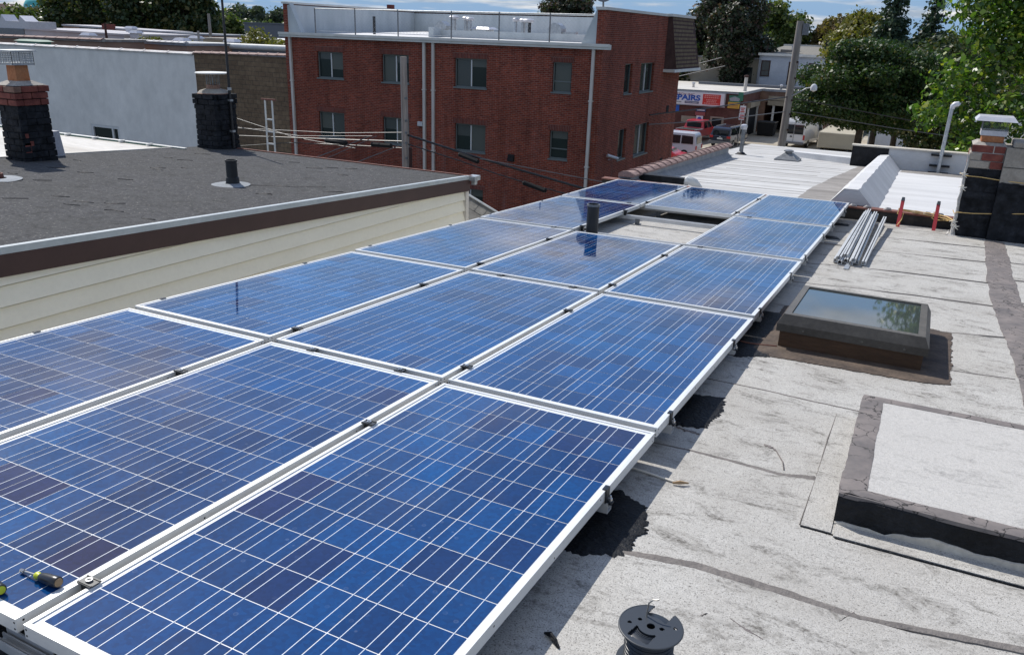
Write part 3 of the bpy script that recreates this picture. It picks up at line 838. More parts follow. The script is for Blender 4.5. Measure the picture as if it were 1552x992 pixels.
for k in range(n+1):
    x = lerp(HX0+.003, HX1, k/n); t_ = k/n
    hh = .018+.022*max(0, sin(t_*2*pi*1.35-.3))**1.2+.008*sin(t_*40)+.004*sin(t_*110)+.012*(t_ > .1)
    hh = max(.008, min(.045, hh*.68))
    vs += [(x, HF-.010, hz(x, HF, .006)), (x, HF-.008, hz(x, HF, hh)), (x, HF-.002, hz(x, HF, hh+.002))]
for k in range(n):
    for j in range(2): a = k*3+j; fs.append((a, a+3, a+4, a+1))
b.add(vs, fs); b.build('paint_band', 'cream_paint', hp)
b = MB(); b.slab(HX0, HX1, HF+.016, HB, lambda x, y: hz(x, y, HH-.006), .13); b.build('deck_box', 'weathered_tar', hp)
ribbon('tar_border', [(1.742, HF+.01), (1.742, 2.2), (1.742, 2.6), (1.742, HB-.012)], [.092, .086, .088, .090], 'weathered_tar', hp, lambda x, y: hz(x, y, HH-.004), lift=.010, seed=51, wig=.06)
ribbon('tar_border', [(1.70, HF+.038), (2.2, HF+.036), (2.7, HF+.036), (3.3, HF+.036)], [.07, .07, .065, .07], 'weathered_tar', hp, lambda x, y: hz(x, y, HH-.004), lift=.009, seed=52, wig=.07)
ribbon('tar_border', [(1.70, HB-.028), (2.2, HB-.028), (2.7, HB-.028), (3.3, HB-.028)], [.06, .055, .065, .06], 'weathered_tar', hp, lambda x, y: hz(x, y, HH-.004), lift=.011, seed=53, wig=.08)
b = MB(); b.slab(1.783, HX1, HF+.066, HB-.052, lambda x, y: hz(x, y, HH-.001), .004); b.build('top_sheet', 'fresh_white_granules', hp)

# ---------------------------------------------------------------- loose things on the roof
# spool of wire, half out of the picture
SPX, SPY = 1.345, .800
sz0 = RZ(SPX, SPY)
sp_ = thing('wire_spool', 'black plastic spool of wire standing on the pale roof at the bottom edge', 'wire spool', (SPX, SPY, sz0))
def flange(zc):
    """disc with a hub hole, three small holes, a window and a notch at the rim"""
    bm = bmesh.new()
    R = .083
    me = bpy.data.meshes.new('flange')
    # polar grid; faces inside an opening are left out
    nr, nt2 = 30, 144
    rad = [R*(i/nr) for i in range(nr+1)]
    V = [[bm.verts.new((r_*cos(2*pi*k/nt2), r_*sin(2*pi*k/nt2), 0)) for k in range(nt2)] for r_ in rad[1:]]
    def opened(x, y):
        if math.hypot(x, y) < .0105: return True
        for hx, hy, hr in ((-.036, .004, .0062), (.027, .010, .0062), (.052, .035, .0055), (-.050, -.024, .0055)):
            if math.hypot(x-hx, y-hy) < hr: return True
        if -.030 < x < .030 and -.066 < y < -.022 and math.hypot(x, y) > .034: return True
        if -.034 < x < .024 and y > .034 and math.hypot(x, y) > .040 : return True
        return False
    for i in range(nr-1):
        for k in range(nt2):
            k2 = (k+1) % nt2
            q = [V[i][k], V[i+1][k], V[i+1][k2], V[i][k2]]
            cx = sum(v_.co.x for v_ in q)/4; cy = sum(v_.co.y for v_ in q)/4
            if not opened(cx, cy): bm.faces.new(q)
    for v_ in list(bm.verts):
        if not v_.link_faces: bm.verts.remove(v_)
    bm.to_mesh(me); bm.free()
    me.materials.append(M['spool_plastic'])
    o = place('flange', me, sp_)
    o.location = (0, 0, zc)
    o.rotation_euler = (0, 0, radians(-14))
    md = o.modifiers.new('solid', 'SOLIDIFY'); md.thickness = .0035; md.offset = 0
    return o
flange(.120); flange(.006)
b = MB(); a0_, a1_ = radians(100), radians(360+58)
b.tube([(SPX+.0825*cos(a0_+(a1_-a0_)*q/90), SPY+.0825*sin(a0_+(a1_-a0_)*q/90), sz0+.120) for q in range(91)], .0026, 6)
b.build('flange_rim', 'spool_plastic', sp_, smooth=True)
b = MB(); b.lathe((SPX, SPY, sz0), [(.030, .008), (.030, .116)], 32); b.build('hub', 'spool_plastic', sp_, smooth=True)
prof = []
nw = 26
for i in range(nw):
    z = .010+.104*i/nw; r0 = .064+.0012*sin(i*2.1)
    for q in range(5): prof.append((r0-.0022+.0022*sin(pi*(q+.5)/5), z+.104/nw*(q+.5)/5))
b = MB(); b.lathe((SPX, SPY, sz0), prof+[(.035, .1135)], 64); b.build('wire_winding', 'spool_wire', sp_, smooth=True)
for k in range(6):
    b = MB(); rr = .036+.0042*k
    b.tube([(SPX+rr*cos(t), SPY+rr*sin(t), sz0+.1145-.001*k) for t in [2*pi*q/48 for q in range(49)]], .0021, 6); b.build('wire_turn', 'spool_wire', sp_, smooth=True)
b = MB()
b.tube([(SPX-.022, SPY+.028, sz0+.108), (SPX-.022, SPY+.034, sz0+.138), (SPX-.021, SPY+.037, sz0+.160), (SPX-.012, SPY+.040, sz0+.171), (SPX+.004, SPY+.045, sz0+.175)], [.0024, .0024, .0022, .0022, .0018], 8)
b.build('wire_end', 'copper_end', sp_, smooth=True)

# nut drivers lying on the near panel
def driver(label, tip, end, group='nut drivers lying on the array'):
    tip, end = Vector(tip), Vector(end)
    t = thing('nut_driver', label, 'nut driver', tuple((tip+end)/2), group)
    d = (end-tip).normalized()
    L = (end-tip).length
    P = lambda s: tip+d*(L*s)
    b = MB(); b.tube([P(0), P(.10)], [.0056, .0056], 8); b.tube([P(.10), P(.40)], [.0034, .0034], 10); b.build('shaft', 'tool_steel', t, smooth=True)
    b = MB(); b.tube([P(.38), P(.41), P(.45), P(.49), P(.53)], [.0045, .0095, .0105, .0080, .0085], 14); b.build('collar', 'grip_yellow', t, smooth=True)
    b = MB(); b.tube([P(.52), P(.56), P(.66), P(.85), P(.97), P(.985)], [.0095, .0120, .0138, .0148, .0150, .0135], 16); b.build('grip', 'grip_black', t, smooth=True)
    b = MB(); b.tube([P(.984), P(1.0)], [.0118, .0105], 16); b.build('end_cap', 'wood_splinter' if 'nearer' not in label else 'grip_yellow', t, smooth=True)
driver('black nut driver with yellow collar lying on the front left panels near the clamp', (-.205, .130, .006), (-.055, .137, .018))
driver('nut driver with yellow end cap at the left edge of the photo, nearer the corner', (-.30, .075, .008), (-.152, .045, .018))

# white cord with a splinter of wood
t = thing('cord', 'thin white cord running out from under the array to a wood splinter', 'cord', (1.05, 1.84, RZ(1.05, 1.84)))
b = MB(); b.tube([(x, 1.84+.012*sin(x*9)-.03*(x-.9), RZ(x, 1.84)+.010) for x in [.60+.04*i for i in range(14)]], .0045, 6); b.build('string', 'cord_white', t, smooth=True)
t = thing('wood_splinter', 'small splinter of wood at the end of the white cord', 'wood scrap', (1.15, 1.82, RZ(1.15, 1.82)))
b = MB(); b.tube([(1.120, 1.810, RZ(1.1, 1.8)+.010), (1.145, 1.818, RZ(1.1, 1.8)+.016), (1.175, 1.836, RZ(1.1, 1.8)+.012)], [.004, .008, .003], 5); b.build('chip', 'wood_splinter', t)
t = thing('tar_scrap', 'curled black scrap lying on the shaded roof near the spool', 'scrap', (1.08, .75, RZ(1.08, .75)))
b = MB(); b.tube([(1.060, .768, RZ(1, .75)+.006), (1.078, .765, RZ(1, .75)+.012), (1.100, .750, RZ(1, .75)+.011), (1.118, .735, RZ(1, .75)+.005)], [.003, .008, .0075, .004], 6); b.build('chip', 'black_tar', t)
# thin wire tail by the skylight
t = thing('loose_wire', 'thin brown wire running from the array to the skylight curb', 'wire', (1.05, 3.75, RZ(1.05, 3.75)))
b = MB(); b.tube([(x, 3.80-.02*sin(x*14), RZ(x, 3.8)+.014) for x in [.85+.04*i for i in range(9)]], .004, 6); b.build('wire', 'rust_trim', t)
# stray blobs and cracks in the roof surface
def crack(pts, w, seed): ribbon('surface_crack', pts, [w*.4]+[w]*(len(pts)-2)+[w*.4], 'weathered_tar', house, RZ, lift=.005, seed=seed, wig=1.3, sub=9)
crack([(1.50, 1.10), (1.55, 1.075), (1.60, 1.055)], .010, 63)
crack([(1.36, 2.385), (1.40, 2.37), (1.42, 2.34)], .016, 64)
crack([(1.42, 2.34), (1.46, 2.25), (1.475, 2.18)], .0025, 65)
crack([(1.78, 1.25), (1.80, 1.29), (1.815, 1.32)], .010, 66)
crack([(0.98, 2.355), (1.02, 2.345), (1.09, 2.335)], .020, 67)
crack([(1.42, 1.07), (1.435, 1.09)], .018, 68)

# ---------------------------------------------------------------- pile of spare rails
zr = lambda x, y: RZ(x, y)+.006
PILE = [(1.195, 6.66, 1.20, 10.30, 0), (1.235, 6.60, 1.24, 10.05, 0), (1.275, 6.70, 1.255, 10.35, 0), (1.22, 6.64, 1.22, 10.20, 1), (1.262, 6.78, 1.235, 10.42, 1),
        (1.325, 6.64, 1.30, 10.10, 0), (1.365, 6.72, 1.335, 10.20, 0), (1.345, 6.62, 1.318, 10.15, 1), (1.425, 6.70, 1.435, 9.95, 0)]
PLAB = ['leftmost of the bottom layer', 'second from the left in the bottom layer', 'middle of the bottom layer', 'on top at the left', 'on top and reaching farthest back',
        'fourth in the bottom layer', 'fifth in the bottom layer', 'on top at the right', 'rightmost, lying a little apart']
for (xa, ya, xb, yb, lv), lb in zip(PILE, PLAB):
    yb = 9.50+(yb-9.9)*.85
    t = thing('spare_rail', 'silver rail in the pile by the curb, '+lb, 'rail', (xa, ya, zr(xa, ya)), 'spare rails piled on the roof')
    b = MB()
    z0 = .002+.030*lv
    def sec(x, y, lift):
        return [(x+dx, y, zr(x, y)+lift+dz) for dx, dz in ((-.018, 0), (.018, 0), (.018, .036), (.005, .036), (.005, .031), (.013, .031), (.013, .004), (-.013, .004), (-.013, .031), (-.005, .031), (-.005, .036), (-.018, .036))]
    A, B_ = sec(xa, ya, z0), sec(xb, yb, z0+.085)
    n = len(A)
    b.add(A+B_, [(i, (i+1) % n, n+(i+1) % n, n+i) for i in range(n)]+[(0, 1, 6, 7), (1, 2, 5, 6), (2, 3, 4, 5), (0, 7, 8, 11), (8, 9, 10, 11)]+[(n+7, n+6, n+1, n), (n+11, n+8, n+7, n)])
    b.build('rail', 'rail_metal', t, fix=True)
t = thing('splice_plate', 'grey metal splice plate lying under the front of the rail pile', 'metal plate', (1.30, 6.58, zr(1.3, 6.6)))
b = MB(); b.slab(1.285, 1.325, 6.44, 6.72, lambda x, y: zr(x, y)+.004, .005); b.build('plate', 'galvanised', t)

# ---------------------------------------------------------------- red posts and yellow rope at the curb
for (px, lb, top) in ((1.585, 'red flat post leaning on the far curb, left one of two', -.335), (1.973, 'red flat post leaning on the far curb, right one next to the chimney', -.338)):
    t = thing('red_post', lb, 'post', (px, 9.74, RZ(px, 9.74)), 'red posts at the far curb')
    b = MB(); zb = RZ(px, 9.74)
    b.hexa([(px-.020, 9.74, zb), (px+.020, 9.74, zb), (px+.020, 9.755, zb), (px-.020, 9.755, zb)],
           [(px-.020, 9.955, top-.02), (px+.020, 9.955, top-.02), (px+.020, 9.97, top-.02), (px-.020, 9.97, top-.02)])
    b.build('bar', 'red_paint', t)
    b = MB(); b.hexa([(px-.022, 9.953, top-.02), (px+.022, 9.953, top-.02), (px+.022, 9.972, top-.02), (px-.022, 9.972, top-.02)], [(px-.015, 9.957, top+.02), (px+.017, 9.957, top+.02), (px+.017, 9.974, top+.02), (px-.015, 9.974, top+.02)])
    b.build('tip', 'dull_steel', t)
rp = thing('rope', 'yellow rope tied between the red posts and round the black chimney', 'rope', (1.8, 9.9, -.5))
b = MB()
def rope(pts, r=.007): b.tube(pts, r, 6)
rope([(1.555, 9.93, -.450), (1.59, 9.92, -.455), (1.78, 9.93, -.462), (1.97, 9.92, -.470), (2.08, 9.80, -.462), (2.165, 9.50, -.45)])
rope([(1.555, 9.94, -.465), (1.60, 9.925, -.465), (1.80, 9.93, -.482), (1.98, 9.92, -.500), (2.10, 9.78, -.485), (2.165, 9.50, -.468)])
rope([(1.96, 9.93, -.470), (1.93, 9.91, -.515), (1.97, 9.89, -.535), (2.05, 9.88, -.52), (2.11, 9.75, -.495)])
rope([(1.565, 9.93, -.45), (1.553, 9.90, -.51), (1.585, 9.88, -.515), (1.62, 9.88, -.49), (1.61, 9.80, -.56), (1.575, 9.72, -.62)], .005)
rope([(1.94, 9.93, -.45), (2.005, 9.91, -.455), (2.02, 9.92, -.495), (1.95, 9.90, -.49), (1.94, 9.92, -.46)])
rope([(2.12, 9.52, -.33), (2.14, 9.47, -.36), (2.16, 9.46, -.34), (2.32, 9.46, -.335), (2.55, 9.45, -.31), (2.85, 9.41, -.265), (3.3, 9.38, -.21)], .0045)
rope([(2.11, 9.52, .09), (2.15, 9.47, .07), (2.32, 9.46, .07), (2.52, 9.45, .055), (2.95, 9.41, .045)], .0045)
b.build('line', 'yellow_rope', rp, smooth=True)
b = MB()
for cx, cy, cz in ((2.15, 9.47, .085), (2.165, 9.47, -.06), (2.15, 9.47, -.45), (2.175, 9.47, -.50)):
    for k in range(5):
        a = k*1.3
        b.tube([(cx, cy, cz), (cx+.02*cos(a), cy-.012, cz+.02*sin(a)), (cx+.045*cos(a+.4), cy-.005, cz+.04*sin(a+.4)-.01)], [.009, .007, .003], 5)
b.build('knot', 'cord_white', rp, smooth=True)

# ================================================================== CHIMNEYS
def brick_course(parent, x0, x1, y, z, h, mats, rnd, face='front', depth=.09, gap=.009, length=.205, off=0.0, pick=None):
    """one course of separate bricks along x (face='front') or along y (face='side', y = x position)"""
    a = x0-(length*off)
    k = 0
    while a < x1-.01:
        b0, b1 = max(a, x0), min(a+length, x1)
        a += length+gap
        k += 1
        if b1-b0 < .03: continue
        bm_ = MB(); j = rnd.uniform(-.004, .004)
        if face == 'front': bm_.box(b0, b1, y+j, y+depth, z, z+h-gap)
        else: bm_.box(y-depth, y+j, b0, b1, z, z+h-gap)
        mt = pick(k) if pick else rnd.choice(mats)
        bevel(bm_.build('brick', mt, parent), .004)

# chimney and party wall at the right
rnd = random.Random(3)
ch = thing('brick_chimney', 'tarred brick chimney with clay flue and white cage cap at the right edge', 'chimney', (2.33, 9.75, RZ(2.3, 9.7)))
CX0, CX1, CY0, CY1 = 2.165, 2.50, 9.50, 9.98
b = MB(); b.box(CX0+.004, CX1, CY0+.004, CY1, -.78, .155); b.build('tarred_core', 'chimney_tar', ch)
b = MB(); b.box(CX0+.012, CX1, CY0+.012, CY1, .155, .405); b.build('core', 'mortar', ch)
ch_h = .0845
nz = 12
for i in range(nz):
    z = .415-ch_h*(i+1)
    if i == 0: pk_ = lambda k: 'red_brick'
    elif i == 1: pk_ = lambda k: 'pale_brick' if k == 1 else 'red_brick'
    elif i == 2: pk_ = lambda k: 'pale_brick' if k <= 1 else 'red_brick'
    else: pk_ = lambda k: 'chimney_tar'
    inx = 0.0 if i else .012
    brick_course(ch, CX0-.012*min(i, 9)*0-0.0+inx, CX1, CY0+(.0 if i else .010), z, ch_h, None, rnd, 'front', .10, .009, .205, (0.0, .45, -.0)[i % 3], pk_)
    brick_course(ch, CY0+.11, CY1, CX0+.10+inx, z, ch_h, None, rnd, 'side', .10, .009, .205, .3*(i % 2), pk_)
b = MB()
pts = [(CX0-.004, CY0-.002, z) for z in [.30, .20, .10, .0, -.1, -.2, -.3, -.4, -.5, -.6, -.64]]
b.tube([(x+.006*sin(z*40), y, z) for x, y, z in pts], [.010, .014, .013, .017, .012, .018, .013, .020, .016, .030, .05], 7)
b.tube([(2.12, 9.46, -.635), (2.2, 9.44, -.64), (2.36, 9.42, -.642), (2.5, 9.40, -.64)], [.04, .04, .022, .010], 7)
b.tube([(2.12, 9.47, -.635), (2.13, 9.6, -.64), (2.14, 9.9, -.65)], [.04, .03, .02], 7)
b.build('sealant', 'caulk', ch, smooth=True)
b = MB(); b.hexa([(CX0+.01, CY0+.02, .403), (CX1+.01, CY0+.02, .403), (CX1+.01, CY1, .403), (CX0+.01, CY1, .403)], [(CX0+.06, CY0+.07, .435), (CX1-.02, CY0+.07, .435), (CX1-.02, CY1-.05, .435), (CX0+.06, CY1-.05, .435)])
b.build('mortar_cap', 'mortar', ch)
b = MB(); b.box(2.245, 2.465, 9.58, 9.80, .432, .515); bevel(b.build('flue', 'clay_flue', ch), .01)
cp = MB(); cp.box(2.228, 2.482, 9.562, 9.818, .508, .562); band = cp.build('cap_band', 'lid_metal', ch)
b = MB()
Y0c, Y1c, X0c, X1c = 9.566, 9.814, 2.232, 2.478
for k in range(-9, 22):
    for (fx, fn) in ((0, 0), (0, 1), (1, 0), (1, 1)):
        L0 = X1c-X0c
        s0 = k*.022; s1 = s0+.105
        def clip(s): return max(0, min(L0, s))
        a0, a1 = clip(s0), clip(s1)
        if a1-a0 < .012: continue
        h0 = .562+.105*((a0-s0)/.105); h1 = .562+.105*((a1-s0)/.105)
        if fx: h0, h1 = .562+.667-h0-.0, .562+.667-h1-.0
        if fn == 0: b.tube([(X0c+a0, Y0c, h0), (X0c+a1, Y0c, h1)], .0016, 3, 0, False)
        else: b.tube([(X0c, Y0c+a0, h0), (X0c, Y0c+a1, h1)], .0016, 3, 0, False)
for x in (X0c, X1c):
    for y in (Y0c, Y1c): b.tube([(x, y, .56), (x, y, .67)], .004, 4)
stuff(b.build('cage', 'dull_steel', ch))
b = MB()
b.hexa([(2.150, 9.45, .668), (2.555, 9.45, .668), (2.555, 9.90, .668), (2.150, 9.90, .668)], [(2.185, 9.50, .712), (2.520, 9.50, .712), (2.520, 9.86, .712), (2.185, 9.86, .712)])
b.add([(2.150, 9.45, .668), (2.135, 9.435, .655), (2.165, 9.445, .650)], [(0, 1, 2)]); b.add([(2.555, 9.45, .668), (2.578, 9.44, .678), (2.575, 9.45, .640), (2.550, 9.452, .655)], [(0, 1, 2, 3)])
b.build('lid', 'lid_metal', ch)

pw = thing('party_wall', 'rendered wall beside the right chimney, beige above and black tar below', 'wall', (3.2, 9.6, RZ(3.2, 9.6)))
b = MB(); b.box(2.505, 4.6, 9.44, 9.96, .015, .405); b.build('render', 'concrete_beige', pw)
b = MB(); b.box(2.505, 4.6, 9.437, 9.44, .196, .203); b.build('joint', 'curb_dark', pw)
b = MB(); n = 60; vs, fs = [], []
for k in range(n+1):
    x = lerp(2.502, 4.6, k/n)
    for yy, zz in ((9.38, -.66), (9.42, -.60), (9.430, -.3), (9.425, .0), (9.432, .030+.006*sin(k*1.7)+.004*sin(k*.6)), (9.45, .032)):
        vs.append((x, yy+.004*sin(k*1.3+zz*30), zz))
for k in range(n):
    for j in range(5): a = k*6+j; fs.append((a, a+6, a+7, a+1))
b.add(vs, fs); b.box(2.503, 4.6, 9.44, 9.96, -.8, .014); b.build('tar_coat', 'chimney_tar', pw, smooth=True)
b = MB(); b.box(2.56, 4.6, 9.45, 9.90, .406, .475); bevel(b.build('coping', 'concrete_beige', pw), .012)
# ================================================================== LEFT HOUSE (charcoal roof)
lh = thing('neighbour_house', 'neighbouring house with charcoal granule roof, maroon fascia and cream siding', 'house', (-5.8, 4, GZ))
b = MB(); b.slab(-8.20, -3.60, -3.0, 8.42, LZ, .06); b.build('roof', 'charcoal_granules', lh)
b = MB(); b.box(-8.15, -3.68, -2.9, 8.36, GZ, -.50); b.build('wall', 'siding_cream', lh)
b = MB(); b.slab(-8.15, -3.68, -2.9, 8.36, lambda x, y: LZ(x, y)-.062, .5); b.build('wall_head', 'siding_cream', lh)
FZ = lambda x, y: LZ(x, y)+.012
b = MB(); b.slab(-3.60, -3.568, -3.0, 8.46, FZ, .048); b.slab(-3.65, -3.6, -3.0, 8.46, lambda x, y: LZ(x, y)+.006+(x+3.6)*.03, .004); b.build('drip_edge', 'drip_white', lh)
b = MB(); b.slab(-3.60, -3.572, -3.0, 8.44, lambda x, y: FZ(x, y)-.050, .152); b.build('fascia', 'fascia_maroon', lh)
b = MB(); b.slab(-3.678, -3.670, -2.9, 8.36, lambda x, y: LZ(x, y)-.07, 2.6); b.build('gap_shade_sheet', 'curb_dark', lh)  # dark sheet behind the boards, paints the shade in their gaps
for k in range(-2, 14):
    b = MB(); zt = -.165-.145*k
    za = lambda y: zt-.018*(y-2.2)
    y0, y1 = -2.9, min(8.36, (.030-zt)/.0388)
    if y1 < -1: continue
    b.hexa([(-3.66, y0, za(y0)-.130), (-3.598, y0, za(y0)-.130), (-3.598, y1, za(y1)-.130), (-3.66, y1, za(y1)-.130)],
           [(-3.66, y0, za(y0)), (-3.632, y0, za(y0)), (-3.632, y1, za(y1)), (-3.66, y1, za(y1))])
    if k < 0:
        # boards that run up behind the sloping fascia stop where it meets them
        pass
    if k >= -1: b.build('siding_board', 'siding_cream', lh)
b = MB(); b.box(-3.66, -3.585, 8.36, 8.43, GZ, -.53); b.build('corner_board', 'spout_white', lh)
b = MB(); b.slab(-8.2, -3.55, 8.42, 8.47, lambda x, y: LZ(x, y)+.014, .05); b.build('roof_edge', 'rust_trim', lh)
b = MB(); b.box(-3.60, -3.48, 8.40, 8.55, -.445, -.385); b.box(-3.55, -3.50, 8.43, 8.50, -.50, -.445); b.build('gutter_end', 'galvanised', lh)
# ragged dark streaks on the charcoal roof
for j in range(40):
    x, y = rnd.uniform(-7.6, -3.9), rnd.uniform(1.6, 8.0)
    ribbon('roof_tear', [(x, y), (x+.05, y+.06*rnd.uniform(-.5, 1)), (x+.10+.1*rnd.random(), y+.12*rnd.random())], [.003, .013, .003], 'black_tar', lh, LZ, lift=.006, seed=j+100, wig=.9, sub=4)
ribbon('roof_tear', [(-4.75, 5.62), (-4.45, 5.85), (-4.2, 6.1), (-4.1, 6.15)], [.004, .02, .016, .004], 'black_tar', lh, LZ, lift=.006, seed=140, wig=.6, sub=4)

t = thing('vent_pipe', 'black vent pipe on the charcoal roof in front of the farther chimney', 'vent pipe', (-4.86, 5.54, LZ(-4.86, 5.54)))
b = MB(); b.lathe((-4.86, 5.54, LZ(0, 5.54)), [(.075, -.02), (.070, .05), (.066, .08), (.060, .085), (.058, .245), (.064, .25), (.064, .268), (.054, .268), (.054, .1)], 20); b.build('pipe', 'black_pipe', t, smooth=True)
b = MB(); b.lathe((-4.86, 5.50, LZ(0, 5.50)), [(.21, .004), (.17, .012), (.05, .02)], 20); b.build('flange', 'grey_render', t, smooth=True)
t = thing('pipe_flashing', 'round pale flashing disc on the charcoal roof at the left edge', 'roof flashing', (-6.52, 4.05, LZ(0, 4.05)))
b = MB(); b.lathe((-6.52, 4.05, LZ(0, 4.05)), [(.21, .004), (.18, .014), (.07, .018)], 20); b.build('disc', 'grey_render', t, smooth=True)
b = MB(); b.lathe((-6.56, 4.05, LZ(0, 4.05)), [(.07, .016), (.065, .06), (.05, .06), (.05, .02)], 14); b.build('stub', 'rust_trim', t, smooth=True)

def tarred_stack(x0, x1, y0, y1, z0, H, parent, seed, corb=(3, .03), h=.075, red_top=True):
    rnd = random.Random(seed)
    nc = int(H/h)
    b = MB(); b.box(x0+.004, x1-.004, y0+.004, y1-.004, z0-.1, z0+H-.005); b.build('core', 'chimney_tar', parent)
    for i in range(nc):
        z = z0+H-h*(i+1)
        o = .012*max(0, i-3)/nc*2
        if i < corb[0]: o = corb[1]*(1, .85, .35)[i] if i < 3 else 0
        bx0, bx1, by0, by1 = x0-o, x1+o, y0-o, y1+o
        mt = 'red_brick' if (i < corb[0] and red_top) else 'chimney_tar'
        pk_ = (lambda k, mt=mt: mt if mt != 'red_brick' or rnd.random() < .93 else 'flue_dull')
        if i >= corb[0] and not red_top: pass
        brick_course(parent, bx0, bx1, by0, z, h, None, rnd, 'front', .09, .010, .20, .5*(i % 2), pk_)
        # side facing +x
        a = by0+.092; k = 0
        ln = .20
        while a < by1-.02:
            c = min(a+ln*(.55 if (k == 0 and i % 2) else 1), by1)
            bm_ = MB(); j = rnd.uniform(-.006, .006)
            bm_.box(bx1-.09, bx1+j, a, c, z, z+h-.008)
            bevel(bm_.build('brick', pk_(k), parent), .005)
            a = c+.010; k += 1
ck = thing('brick_chimney', 'black tarred chimney with red brick crown and orange clay flue, far left', 'chimney', (-7.88, 5.3, LZ(0, 5.3)))
z1 = LZ(0, 5.3)
tarred_stack(-8.05, -7.70, 5.12, 5.50, z1-.03, .90, ck, 5)
b = MB(); b.hexa([(-8.06, 5.11, z1+.868), (-7.69, 5.11, z1+.868), (-7.69, 5.51, z1+.868), (-8.06, 5.51, z1+.868)], [(-7.98, 5.22, z1+.915), (-7.78, 5.22, z1+.915), (-7.78, 5.41, z1+.915), (-7.98, 5.41, z1+.915)]); b.build('mortar_cap', 'mortar', ck)
b = MB(); b.lathe((-7.88, 5.31, z1+.90), [(.115, 0), (.108, .19), (.085, .19), (.085, .1)], 4); 
for i_, v_ in enumerate(b.v):
    dx, dy = v_[0]+7.88, v_[1]-5.31
    b.v[i_] = (-7.88+(dx-dy)*.72, 5.31+(dx+dy)*.72, v_[2])
b.build('flue', 'clay_flue', ck)
b = MB()
zc = z1+1.09
X0c, X1c, Y0c, Y1c = -8.01, -7.75, 5.18, 5.44
b.box(X0c, X1c, Y0c, Y1c, zc, zc+.022)
for k in range(9):
    q = k/8
    for (xa, ya) in ((lerp(X0c, X1c, q), Y0c), (lerp(X0c, X1c, q), Y1c), (X0c, lerp(Y0c, Y1c, q)), (X1c, lerp(Y0c, Y1c, q))):
        b.tube([(xa, ya, zc), (xa, ya, zc+.15)], .0035, 4)
for k in range(1, 6):
    z = zc+.022+.15*k/6
    b.tube([(X0c, Y0c, z), (X1c, Y0c, z), (X1c, Y1c, z), (X0c, Y1c, z), (X0c, Y0c, z)], .003, 4)
stuff(b.build('cage', 'galvanised', ck))
b = MB(); b.box(X0c-.03, X1c+.03, Y0c-.03, Y1c+.03, zc+.150, zc+.165); b.build('lid', 'galvanised', ck)
for (yy, zz, w, h_) in ((5.13, .22, .07, .12), (5.15, .40, .04, .05), (5.19, .30, .05, .06)):
    b = MB(); b.box(-7.697, -7.690, yy, yy+w, z1+zz-.12, z1+zz-.12+h_); b.build('bare_patch', 'red_brick', ck)

ck = thing('brick_chimney', 'black tarred chimney with white disc cap behind the vent pipe on the left roof', 'chimney', (-8.0, 8.35, LZ(0, 8.3)))
z1 = LZ(0, 8.35)
tarred_stack(-8.10, -7.70, 8.08, 8.50, z1-.03, .84, ck, 6, corb=(3, .022), red_top=False)
b = MB(); b.lathe((-7.91, 8.29, z1), [(.24, .805), (.20, .84), (.10, .87), (.098, .93), (.085, .93), (.085, .88)], 20, 0); b.build('flue', 'flue_dull', ck, smooth=True)
b = MB(); b.lathe((-7.91, 8.29, z1), [(.235, .808), (.20, .846), (.105, .872)], 20, 0); b.build('mortar_cap', 'concrete_beige', ck, smooth=True)
b = MB()
for k in range(16):
    a = 2*pi*k/16; b.tube([(-7.91+.092*cos(a), 8.29+.092*sin(a), z1+.92), (-7.91+.092*cos(a), 8.29+.092*sin(a), z1+1.09)], .0035, 4)
b.tube([(-7.91, 8.29, z1+.9), (-7.91, 8.29, z1+1.09)], .012, 6)
stuff(b.build('cage', 'dull_steel', ck))
b = MB(); b.lathe((-7.91, 8.29, z1), [(.235, 1.085), (.245, 1.095), (.235, 1.105), (.05, 1.115), (.0001, 1.115)], 28); b.build('lid', 'trim_white', ck, smooth=True)
t = thing('antenna_mast', 'tall thin black mast strapped to the farther left chimney', 'antenna mast', (-7.80, 8.33, LZ(0, 8.3)))
b = MB(); b.tube([(-7.67, 8.36, z1-.05), (-7.66, 8.36, 1.0), (-7.66, 8.36, 1.92)], [.022, .019, .016], 10); b.build('pole', 'wire_black', t, smooth=True)
b = MB(); b.box(-7.705, -7.635, 8.33, 8.39, z1+.70, z1+.73); b.box(-7.705, -7.635, 8.33, 8.39, z1+.25, z1+.28); b.lathe((-7.66, 8.36, z1+.86), [(.03, 0), (.03, .04)], 10); b.build('bracket', 'galvanised', t)

wh = thing('white_roof_house', 'house with cream coated flat roof and green edge behind the far left chimney', 'house', (-11, 4, GZ))
WZ = lambda x, y: LZ(x, y)-.012
b = MB(); b.slab(-18, -8.205, -3, 7.66, WZ, .08); b.build('roof', 'cream_coat', wh)
b = MB(); b.box(-17.9, -8.3, -2.9, 7.6, GZ, -.42); b.build('wall', 'pale_render', wh)
b = MB(); b.slab(-18, -7.95, 7.665, 7.70, lambda x, y: -.345, .06); b.build('gravel_stop', 'green_trim', wh)
b = MB(); b.slab(-18, -7.95, 7.665, 7.72, lambda x, y: -.333, .010); b.build('stop_cap', 'trim_white', wh)
for x in (-8.65, -9.25, -9.85, -10.5, -11.2, -12.0):
    b = MB(); b.slab(x-.02, x+.02, 7.60, 7.70, lambda xx, y: -.322, .03); b.build('clip', 'trim_white', wh)
b = MB(); b.slab(-8.235, -8.19, -3, 7.66, lambda x, y: LZ(x, y)+.012, .05); b.build('edge_strip', 'cream_coat', wh)
t = thing('metal_duct', 'upright pale metal duct right behind the far left chimney', 'duct', (-8.12, 5.80, LZ(0, 5.8)))
